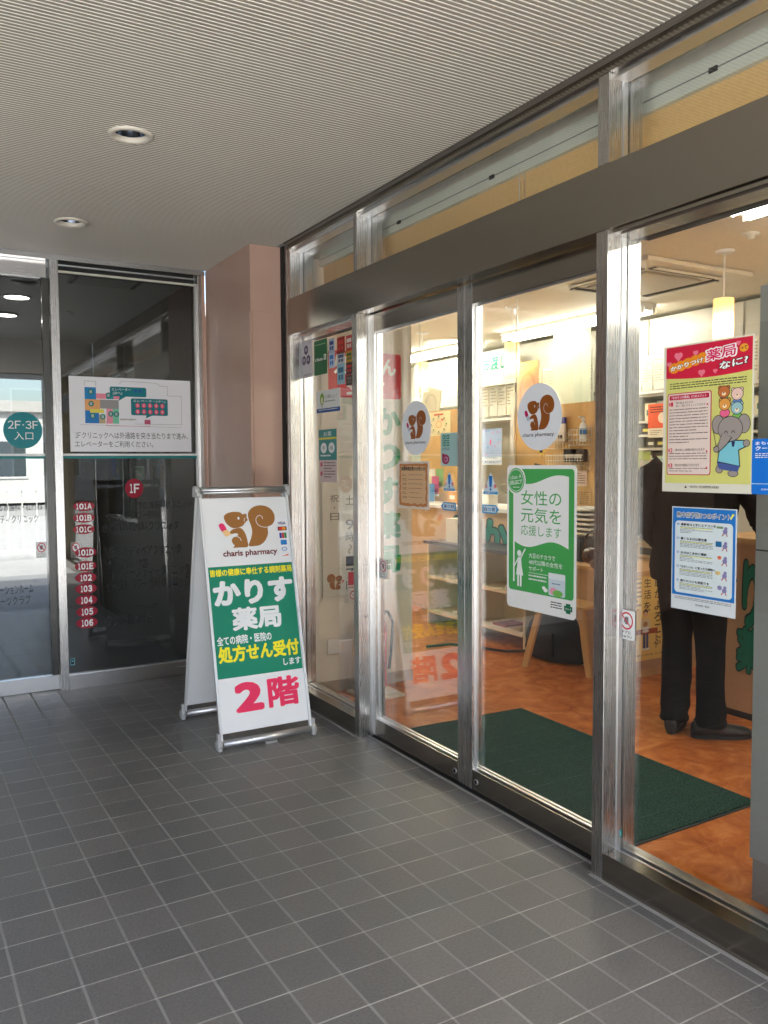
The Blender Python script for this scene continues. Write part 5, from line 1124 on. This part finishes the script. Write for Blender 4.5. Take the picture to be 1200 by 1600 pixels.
# blue heat poster
BL = ink(28, 112, 190)
def d_(a):
    a.rect(.015, .01, .985, .86, BL, 1); a.rect(.055, .135, .95, .835, ink(206, 218, 222), 2, .012)
    a.text('熱中症予防5つのポイント', .08, .045, .92, .105, PW, 3, bold=.075); a.text('熱中症予防5つのポイント', .085, .050, .915, .100, ink(15, 25, 50), 4, bold=.02)
    a.poly([(.94, .04), (.97, .05), (.92, .10), (.91, .095)], ink(225, 225, 80), 3)
    HD = ('高齢者は上手にエアコンを', '暑くなる日は要注意', '水分はこまめに補給', '「おかしい!?」と思ったら病院へ', '周りの人にも気配りを')
    for k in range(5):
        y_ = .155 + k * .137; a.disc(.105, y_ + .012, .022, .012, BL, 3); a.disc(.105, y_ + .012, .017, .009, ink(206, 218, 222), 4); a.text(str(k + 1), .099, y_ + .006, .111, y_ + .018, BL, 5)
        a.text(HD[k], .15, y_, .15 + min(.55, .046 * len(HD[k])), y_ + .026, ink(15, 20, 30), 3, bold=.03); a.rect(.14, y_ + .042, .64, y_ + .052, ink(222, 226, 150), 3)
        a.lines(.14, y_ + .036, .66, y_ + .105, 5, ink(70, 75, 85), 4, seed=40 + k, dash=.014, fill=.3)
        x_ = .84; yy = y_ + .055; pu = ink(130, 125, 170)
        a.disc(x_, yy, .035, .022, pu, 4, 16); a.disc(x_ + .01, yy - .028, .024, .016, pu, 5, 14); a.line([(x_ - .02, yy + .02), (x_ - .04, yy + .04)], .003, ink(170, 60, 60), 5); a.line([(x_ + .02, yy + .02), (x_ + .03, yy + .042)], .003, ink(170, 60, 60), 5)
    a.rect(.71, .165, .81, .185, ink(120, 150, 110), 4, .002); a.rect(.70, .305, .79, .355, ink(30, 100, 150), 4); a.disc(.76, .455, .03, .018, ink(215, 110, 80), 4, 12); a.disc(.74, .60, .04, .018, ink(215, 190, 120), 4, 14); a.disc(.77, .735, .035, .022, ink(130, 125, 170), 4, 14)
    a.lines(.06, .875, .94, .905, 2, ink(70, 70, 75), 2, seed=50, dash=.012, fill=.4); a.text('厚生労働省・環境省', .40, .925, .62, .945, K, 2)
sheet('glass_poster', 'blue bordered heat stroke advice poster with five points, hung before the person', 'poster', 'x', XF, (1051, 791), (1149, 967), d_, None, lambda a: a.rr(0, 0, 1, 1), ink(205, 212, 216))
def d_(a):
    a.rect(.0, .0, 1, 1, ink(20, 110, 205), 1, .006); a.text('まちの', .05, .05, .30, .11, PW, 2, bold=.02); a.text('クールシェア', .05, .13, .62, .21, PW, 2, bold=.03); a.lines(.05, .26, .6, .36, 3, PW, 2, seed=60)
    for x_ in (.32, .5, .7): a.disc(x_, .62, .07, .09, ink(190, 180, 220), 2, 18); a.disc(x_, .50, .05, .05, ink(215, 205, 235), 3, 16)
    a.rect(.0, .80, 1, .82, ink(150, 190, 230), 2); a.text('cool share spot', .15, .88, .7, .94, PW, 2)
p = at('x', XF, 1176, 686); q = at('x', XF, 1178, 772); a = Art(.21, p.z - q.z); a.slab(a.rr(0, 0, 1, 1, .006), ink(20, 110, 205)); d_(a); tag(a.build('glass_sticker', None, frame_shop(p)), 'bright blue cooling-spot sticker cut by the right picture edge', 'sticker')
def pict(a, base=True):
    a.disc(.5, .36, .40, .30, ink(200, 40, 60), 1); a.disc(.5, .36, .33, .245, WI, 2); a.rect(.40, .22, .62, .48, ink(120, 120, 125), 3, .004); a.rect(.34, .30, .42, .42, ink(120, 120, 125), 3, .002); a.line([(.25, .20), (.75, .53)], .0042, ink(200, 40, 60), 5)
    a.text('ドアに', .22, .70, .78, .80, K, 2, bold=.02); a.text('ちゅうい', .14, .84, .86, .95, K, 2, bold=.02)
sheet('door_sticker', 'small hand-caution sticker beside the post of the right pane', 'sticker', 'x', XF, (968, 951), (991, 1000), pict, 'hand-caution stickers on glass', lambda a: a.rr(0, 0, 1, 1, .005), WI, size=(.068, .098))
sheet('door_sticker', 'small hand-caution sticker by the post of the left sliding door', 'sticker', 'x', XDF, (594, 873), (602, 906), pict, 'hand-caution stickers on glass', lambda a: a.rr(0, 0, 1, 1, .005), WI, size=(.068, .098))
# warning triangles and arrows on the doors
SB = ink(60, 150, 210); PB = ink(205, 226, 238)
def d_tri(a):
    a.poly([(.5, .0), (.53, .0), (.98, .93), (.98, 1), (.02, 1), (.02, .93), (.47, .0)], PB, 1); a.poly([(.5, .12), (.62, .14), (.56, .66), (.44, .66), (.38, .14)], ink(20, 110, 190), 2); a.disc(.5, .76, .065, .06, ink(20, 110, 190), 2)
    a.text('注', .12, .52, .32, .70, ink(200, 60, 90), 3, bold=.02); a.text('意', .68, .52, .88, .70, ink(200, 60, 90), 3, bold=.02); a.rect(.04, .86, .96, .98, SB, 3); a.text('自動ドア', .2, .88, .8, .96, WI, 4)
def d_arr(a):
    S = lambda e: [(e * .6, e), (.80, e), (.995 - e, .5), (.80, 1 - e), (e * .6, 1 - e)]
    a.poly(S(.0), SB, 1); a.poly(S(.14), PB, 2); a.text('自', .12, .27, .30, .73, ink(20, 90, 160), 3, bold=.02); a.text('動', .60, .27, .78, .73, ink(20, 90, 160), 3, bold=.02); a.disc(.45, .5, .10, .16, SB, 3); a.disc(.45, .5, .07, .08, PB, 4)
sheet('warning_sticker', 'blue and white warning triangle on the right sliding door', 'sticker', 'x', XDF, (755, 739), (780, 776), d_tri, 'warning triangles on the sliding doors', size=(.105, .088))
sheet('warning_sticker', 'blue and white warning triangle on the left sliding door', 'sticker', 'x', XDF, (693, 738), (713, 770), d_tri, 'warning triangles on the sliding doors', size=(.095, .082))
sheet('arrow_sticker', 'light blue arrow tag under the triangle on the right door', 'sticker', 'x', XDF, (754, 788), (784, 804), d_arr, 'light blue arrow tags', size=(.112, .036))
o = sheet('arrow_sticker', 'light blue arrow tag pointing left, under the triangle on the left door', 'sticker', 'x', XDF, (715, 786), (689, 802), d_arr, 'light blue arrow tags', size=(.118, .036))
o.matrix_world = Matrix.Translation(at('x', XDF, 689, 784) + Vector((0, -.118, -.036))) @ frame_shop((0, 0, 0)) @ Matrix.Rotation(math.pi, 4, 'Z')
for px_, py_, lb in ((969, 1294, 'tiny teal safety mark low on the right pane by the post'), (748, 1173, 'tiny teal safety mark low on the right sliding door')):
    sheet('glass_mark', lb, 'glass mark', 'x', XF if px_ > 900 else XDF, (px_ - 3, py_), (px_ + 4, py_ + 14), lambda a: a.rect(.2, .2, .8, .8, ink(140, 210, 205), 1, .001), None, lambda a: a.rr(0, 0, 1, 1, .002), ink(0, 110, 110), size=(.018, .026))
# parchment notice on left door
def d_(a):
    R = random.Random(6); pts = []
    for k in range(60):
        u = k / 60 * 4; s_ = int(u); f_ = u - s_; q = ((.05 + .90 * f_, .05), (.95, .05 + .90 * f_), (.95 - .90 * f_, .95), (.05, .95 - .90 * f_))[s_]; pts.append((q[0] + R.uniform(-.012, .012), q[1] + R.uniform(-.012, .012)))
    a.poly(pts, ink(188, 120, 66), 1)
    pts2 = [((x - .5) * R.uniform(.84, .92) + .5, (y - .5) * R.uniform(.84, .92) + .5) for x, y in pts]; a.poly(pts2, ink(214, 176, 134), 2)
    a.text('営業時間変更のお知らせ!', .12, .115, .90, .20, ink(45, 25, 20), 3, bold=.04)
    for k in range(6): a.lines(.16, .27 + k * .095, .30, .33 + k * .095, 2, ink(110, 60, 40), 3, seed=70 + k); a.lines(.36, .28 + k * .095, .80, .31 + k * .095, 1, ink(130, 90, 70), 3, seed=80 + k)
sheet('glass_notice', 'brown parchment style opening hours notice on the left sliding door', 'notice', 'x', XDF, (622, 721), (677, 797), d_, None, None, ink(218, 210, 200), size=(.275, .222))
# green cross sticker
def d_(a):
    GC = ink(0, 120, 85); a.rect(.10, .22, .52, .245, GC, 2); a.rect(.295, .05, .33, .42, GC, 2)
    for x_, y_ in ((.12, .06), (.37, .06), (.12, .27), (.37, .27)): a.rect(x_, y_, x_ + .14, y_ + .13, GC, 2, .004); a.rect(x_ + .04, y_ + .035, x_ + .10, y_ + .095, ink(170, 205, 205), 3)
    a.lines(.10, .45, .55, .55, 2, ink(60, 80, 85), 2, seed=90); a.disc(.30, .80, .22, .15, ink(145, 20, 75), 2); a.disc(.16, .68, .09, .06, ink(145, 20, 75), 2); a.disc(.32, .80, .12, .08, ink(200, 150, 180), 3); a.disc(.30, .80, .07, .05, ink(145, 20, 75), 4)
sheet('glass_sticker', 'pale teal sticker with a green cross and purple bean on the left door', 'sticker', 'x', XDF, (689, 677), (716, 728), d_, None, None, ink(165, 200, 200))
# left fixed pane
def d_(a):
    PU = ink(62, 34, 78)
    for an in (90, 210, 330):
        c_, s_ = math.cos(math.radians(an)), -math.sin(math.radians(an)); cx_, cy_ = .5 + c_ * .20, .44 + s_ * .18; w_ = .17
        a.poly([(cx_ + math.cos(math.radians(b_)) * w_, cy_ + math.sin(math.radians(b_)) * w_ * .82) for b_ in range(30, 390, 60)], PU, 2); a.disc(cx_, cy_, .06, .055, ink(206, 202, 208), 3, 14); a.rect(cx_ - .018, cy_ - .03, cx_ + .018, cy_ + .09, PU, 4)
    a.text('東京都知事賞', .30, .905, .88, .955, PU, 2); a.lines(.7, .04, .92, .10, 2, ink(120, 110, 120), 2, seed=2)
sheet('glass_sticker', 'white sticker with a purple three-part emblem, leftmost on the left pane', 'sticker', 'x', XF, (469, 535), (489, 588), d_, None, None, ink(206, 204, 208))
def d_(a): a.rect(.1, .12, .9, .14, ink(150, 190, 150), 2); a.text('class', .08, .50, .68, .60, PW, 2, bold=.02); a.rect(.76, .44, .94, .60, PW, 2, .004); a.text('A', .79, .46, .91, .58, ink(0, 98, 56), 3, bold=.02)
sheet('glass_sticker', 'dark green sticker with white writing on the left pane', 'sticker', 'x', XF, (491, 534), (511.5, 583), d_, None, None, ink(0, 98, 56))
cards = [((514, 530), (523, 550), (170, 185, 205), (40, 60, 130)), ((514, 551), (523, 574), (190, 205, 225), (40, 120, 200)), ((527, 528), (539, 551), (150, 35, 35), (200, 70, 60)), ((527, 552), (539, 568), (205, 205, 205), (60, 80, 120)), ((527, 569), (539, 599), (150, 190, 205), (60, 110, 140)), ((541, 525), (551, 547), (190, 60, 55), (230, 225, 220)), ((541, 549), (551, 565), (190, 150, 50), (60, 90, 60)), ((541, 567), (551, 584), (50, 45, 50), (200, 60, 60)), ((541, 587), (551, 601), (60, 55, 55), (120, 110, 100))]
for k, (tl, br, c1, c2) in enumerate(cards):
    def d_(a, c2=c2): a.rect(.15, .2, .85, .45, ink(*c2), 2, .002); a.rect(.2, .55, .45, .8, ink(*c2), 2); a.rect(.55, .55, .8, .8, ink(*c2), 2)
    nm = ('pale blue', 'light blue', 'dark red', 'white', 'sky blue', 'red and white', 'ochre', 'black and red', 'charcoal')[k]
    sheet('payment_sticker', nm + ' payment sticker in the small block at the top of the left pane', 'sticker', 'x', XF, tl, br, d_, 'payment stickers on the left pane', None, ink(*c1))
def d_(a):
    a.disc(.24, .38, .09, .26, ink(110, 160, 50), 2); a.disc(.24, .45, .05, .16, ink(225, 220, 190), 3); a.rect(.23, .6, .25, .75, ink(110, 80, 40), 3); a.text('エコ薬局ショップ', .36, .22, .88, .38, ink(70, 90, 90), 2); a.lines(.36, .48, .8, .58, 1, ink(90, 90, 90), 2, seed=4); a.rect(0, .80, 1, .98, ink(25, 80, 150), 2); a.lines(.1, .85, .9, .93, 1, PW, 3, seed=5)
sheet('glass_sticker', 'white label with a green leaf and blue bottom band on the left pane', 'sticker', 'x', XF, (495, 612), (532, 642), d_, None, None, ink(222, 226, 226))
def d_(a):
    a.rect(0, 0, 1, .58, ink(60, 140, 140), 1); a.rect(.0, .15, 1, .19, ink(220, 210, 90), 2); a.text('お薬', .28, .04, .72, .13, PW, 2); a.disc(.28, .35, .17, .10, PW, 2); a.disc(.72, .35, .17, .10, PW, 2); a.text('手', .2, .31, .36, .39, ink(60, 140, 140), 3); a.text('帳', .64, .31, .8, .39, ink(60, 140, 140), 3); a.lines(.1, .48, .9, .55, 1, PW, 3, seed=6)
    a.rect(.08, .62, .20, .70, ink(200, 90, 110), 2); a.rect(.08, .80, .20, .88, ink(200, 90, 110), 2); a.lines(.28, .62, .92, .94, 6, ink(110, 90, 95), 2, seed=7)
sheet('glass_notice', 'narrow teal and pale pink notice on the left pane', 'notice', 'x', XF, (498.5, 672), (527, 754), d_, None, None, ink(214, 196, 194))
# partition wall: signboard behind the glass
YW = 4.5315
def wy(*a_): return at('y', YW, *a_)
PNKW = ink(206, 60, 82)
p0 = wy(500, 556); p1 = wy(637, 932); Wb, Hb = p1.x - p0.x, p0.z - wy(500, 934).z
def fx(px, py=700): return (wy(px, py).x - p0.x) / Wb
def fy(py, px=560): return (p0.z - wy(px, py).z) / Hb
a = Art(Wb, Hb, .003); a.slab(a.rr(0, 0, 1, 1), ink(214, 210, 196)); x0_, x1_ = fx(513), fx(626)
a.rect(x0_, fy(550), x1_, fy(622), ink(208, 36, 52), 1, .02); a.text('処方せん', x0_ + .06, fy(556), x1_ - .06, fy(586), PW, 2, bold=.04); a.text('受付', x0_ + .2, fy(590), x1_ - .2, fy(618), PW, 2, bold=.04)
for k, ch in enumerate('かりす薬局'):
    s_ = (fy(906) - fy(632)) / 5; yy = fy(632) + k * s_; a.text(ch, fx(583), yy + .01, fx(625), yy + s_ - .02, ink(0, 138, 72), 2, bold=.05)
def col(txt, px0, px1, py0, py1):
    n = len(txt); s_ = (fy(py1, px0) - fy(py0, px0)) / n
    for k, ch in enumerate(txt):
        if ch == ' ': continue
        yy = fy(py0, px0) + k * s_
        if ch in '・': a.disc((fx(px0) + fx(px1)) / 2, yy + s_ / 2, .008, .004, K, 2, 10)
        elif ch == '〜': a.line([((fx(px0) + fx(px1)) / 2 + .018 * math.sin(q_ * .9), yy + s_ * (.15 + .7 * q_ / 7)) for q_ in range(8)], .005, K, 2)
        else: a.text(ch, fx(px0), yy + s_ * .08, fx(px1), yy + s_ * .88, K, 2)
col('祝・日', 514, 528, 772, 815); col('土 9時〜17時', 538, 551, 772, 925)
a.squirrel(fx(508), fy(893), fx(535), fy(918), ink(150, 95, 55), ink(214, 210, 196), ink(190, 60, 90), ink(225, 200, 170), flip=True)
tag(a.build('wall_signboard', None, frame_hall((p0.x, YW - .004, p0.z))), 'tall white signboard with red label and green vertical writing on the cream partition', 'signboard')
def d_(a): a.rect(.05, .02, .95, .45, ink(190, 25, 40), 1); a.lines(.1, .5, .9, .6, 1, ink(190, 60, 60), 1, seed=3); a.disc(.5, .78, .32, .14, ink(200, 60, 60), 1); a.disc(.5, .78, .24, .10, WI, 2); a.line([(.3, .70), (.7, .86)], .004, ink(200, 60, 60), 3)
sheet('wall_notice', 'small red and white notice on the partition just left of the door post', 'notice', 'y', YW - .012, (543, 893), (553, 949), d_, None, None, ink(225, 215, 205), size=(.07, .19))
p_ = wy(511, 1000); tag(MB().box(0, .09, -.008, 0, -.09, 0, WHITE, .003).build('switch_plate', None, (p_.x, YW, p_.z)), 'blank white plate low on the cream partition wall', 'wall plate')

# ------------------------------------------------------------------ dark entrance screen
YF = YG + .0285; YFD = YL + .0185
def d_(a):
    GY = ink(110, 112, 115)
    a.line([(.12, .12), (.12, .06), (.21, .06), (.21, .13)], .0015, GY, 2); a.line([(.40, .08), (.42, .04), (.70, .05), (.74, .09), (.80, .09), (.80, .22), (.92, .22), (.92, .62), (.52, .62)], .0015, GY, 2); a.line([(.08, .64), (.92, .66)], .0012, GY, 2)
    for x0, y0, x1, y1, c in ((.12, .14, .21, .30, (30, 130, 190)), (.21, .22, .40, .29, (230, 140, 160)), (.29, .21, .35, .29, (30, 150, 160)), (.12, .30, .24, .45, (230, 170, 110)), (.24, .30, .39, .42, (150, 150, 150)), (.12, .45, .23, .62, (30, 120, 190)), (.23, .50, .28, .62, (190, 170, 130)), (.29, .42, .34, .62, (230, 150, 170)), (.34, .42, .39, .62, (120, 200, 170)), (.16, .43, .27, .48, (225, 215, 90))): a.rect(x0, y0, x1, y1, ink(*c), 2)
    for x_, y_ in ((.17, .20), (.31, .24), (.17, .36), (.18, .52), (.26, .53), (.325, .49), (.37, .49)): a.disc(x_, y_, .022, .038, ink(20, 120, 110), 4, 16); a.text('医', x_ - .01, y_ - .018, x_ + .01, y_ + .018, PW, 5)
    a.rect(.32, .12, .62, .25, ink(0, 120, 130), 4, .01); a.text('エレベーター', .335, .135, .49, .175, PW, 5); a.text('(3Fへ)', .345, .19, .42, .235, PW, 5); a.disc(.53, .17, .014, .024, ink(20, 90, 160), 5, 12); a.disc(.57, .17, .014, .024, ink(20, 90, 160), 5, 12)
    a.poly([(.40, .24), (.46, .24), (.39, .31)], ink(0, 120, 130), 4)
    a.rect(.49, .27, .80, .50, ink(0, 115, 125), 4, .01); a.text('エレベーター(1Fへ)', .51, .285, .78, .325, PW, 5); a.poly([(.62, .49), (.68, .49), (.61, .54)], ink(0, 115, 125), 4)
    for r_ in range(2):
        for c_ in range(5): a.disc(.545 + c_ * .052, .365 + r_ * .085, .019, .034, ink(220, 70, 110), 5, 14); a.text('医', .537 + c_ * .052, .348 + r_ * .085, .553 + c_ * .052, .382 + r_ * .085, PW, 6)
    a.line([(.29, .57), (.29, .65), (.64, .65), (.64, .57)], .002, ink(200, 80, 120), 3); a.rect(.60, .56, .65, .62, ink(180, 80, 110), 4); a.lines(.40, .55, .53, .60, 1, ink(170, 165, 160), 3, seed=5)
    a.chars('1F', .04, .745, .082, .82, ink(70, 72, 76), 2); a.text('クリニックへは外通路を突き当たりまで進み、', .09, .735, .97, .825, ink(70, 72, 76), 2); a.text('エレベーターをご利用ください。', .035, .855, .67, .94, ink(70, 72, 76), 2)
sheet('guide_map', 'white floor map board on the dark glass above the teal line', 'sign', 'y', YF, (107, 587), (299, 706), d_, None, None, ink(236, 238, 244), t=.002)
MR = ink(150, 8, 42)
sheet('round_sticker', 'round crimson 1F sticker on the dark glass left of the sandwich board', 'sticker', 'y', YF, (195, 748), (224, 778), lambda a: (a.chars('1F', .26, .26, .80, .74, PW, 2, bold=.035)), None, oval, MR)
sheet('round_sticker', 'round teal 2F 3F entrance sticker on the sliding door at the left edge', 'sticker', 'y', YFD, (4, 643), (67, 701), lambda a: (a.chars('2F・3F', .12, .24, .90, .46, PW, 2, .01), a.text('入口', .27, .54, .76, .76, PW, 2)), None, oval, ink(12, 132, 142))
rows = [('101A', 791, 131), ('101B', 809, 131), ('101C', 827, 131), ('101D', 863, 134), ('101E', 884.5, 134), ('102', 902.5, 134), ('103', 919.5, 134.5), ('104', 937.5, 135), ('105', 955.5, 136), ('106', 973, 136)]
ORD = ('topmost', 'second from the top', 'third from the top', 'fourth from the top', 'fifth from the top', 'fifth from the bottom', 'fourth from the bottom', 'third from the bottom', 'second from the bottom', 'lowest')
for (s_, y_, x_), od in zip(rows, ORD):
    sheet('room_number_sticker', 'crimson room number oval on the dark glass, %s' % od, 'sticker', 'y', YF, (x_ - 17, y_ - 7), (x_ + 17, y_ + 7), lambda a: a.chars(s_, .14 if len(s_) == 4 else .25, .2, .86 if len(s_) == 4 else .78, .82, PW, 2, bold=.05), 'crimson room number ovals', oval, MR)
KT = ink(28, 28, 30)
names = [('東口胃腸科クリニック', 215, 300, 788, 'black clinic name beside the 101A oval'), ('イーストタワー眼科', 165, 250, 805, 'black clinic name beside the 101B oval'), ('かわ耳鼻咽喉科クリニック', 160, 279, 822, 'black clinic name beside the 101C oval'), ('小児科 テディベアクリニック', 160, 283, 860, 'black clinic name beside the 101D oval'), ('サン薬局 1F店', 165, 232, 881, 'black shop name beside the 101E oval'), ('レディースティークリニック', 175, 296, 892, 'long black clinic name beside the upper plain-numbered oval'), ('イーストタワー歯科クリニック', 165, 296, 911, 'black clinic name beside the 103 oval'), ('premium', 208, 247, 948, 'black name beside the 105 oval'), ('サン薬局 2号店', 165, 240, 967, 'black shop name beside the 106 oval')]
for s_, xa, xb, y_, lb in names:
    sheet('vinyl_lettering', lb, 'lettering', 'y', YF + .0015, (xa, y_ - 5), (xb, y_ + 5), lambda a: a.text(s_, 0, 0, 1, 1, KT, 0))
for s_, xa, xb, y_, lb in (('る胃腸科・肛門科', -3, 66, 792, 'black clinic name at the left edge of the sliding door, upper line'), ('ティクリニック', 0, 60, 811, 'black clinic name at the left edge of the sliding door, second line'), ('ーションルーム', 0, 52, 921, 'black shop name at the left edge of the sliding door, third line'), ('ーツクラブ', 0, 48, 938, 'black club name at the left edge of the sliding door, lowest line')):
    sheet('vinyl_lettering', lb, 'lettering', 'y', YFD + .0015, (xa, y_ - 5), (xb, y_ + 5), lambda a: a.text(s_, 0, 0, 1, 1, KT, 0))
sheet('door_sticker', 'small hand-caution sticker on the dark sliding door at left', 'sticker', 'y', YFD, (56, 847), (73.5, 871), pict, 'hand-caution stickers on glass', lambda a: a.rr(0, 0, 1, 1, .004), WI)
sheet('door_sticker', 'small hand-caution sticker behind the 101D oval on the dark glass', 'sticker', 'y', YF + .003, (110, 847), (127, 871), pict, 'hand-caution stickers on glass', lambda a: a.rr(0, 0, 1, 1, .004), WI)
sheet('glass_mark', 'tiny outlined teal mark low on the dark glass by the steel post', 'glass mark', 'y', YF, (109.5, 1029), (117, 1039), lambda a: (a.rect(.15, .12, .85, .88, ink(40, 60, 65), 1), a.rect(.3, .3, .7, .5, ink(120, 190, 200), 2)), None, None, ink(120, 190, 200))
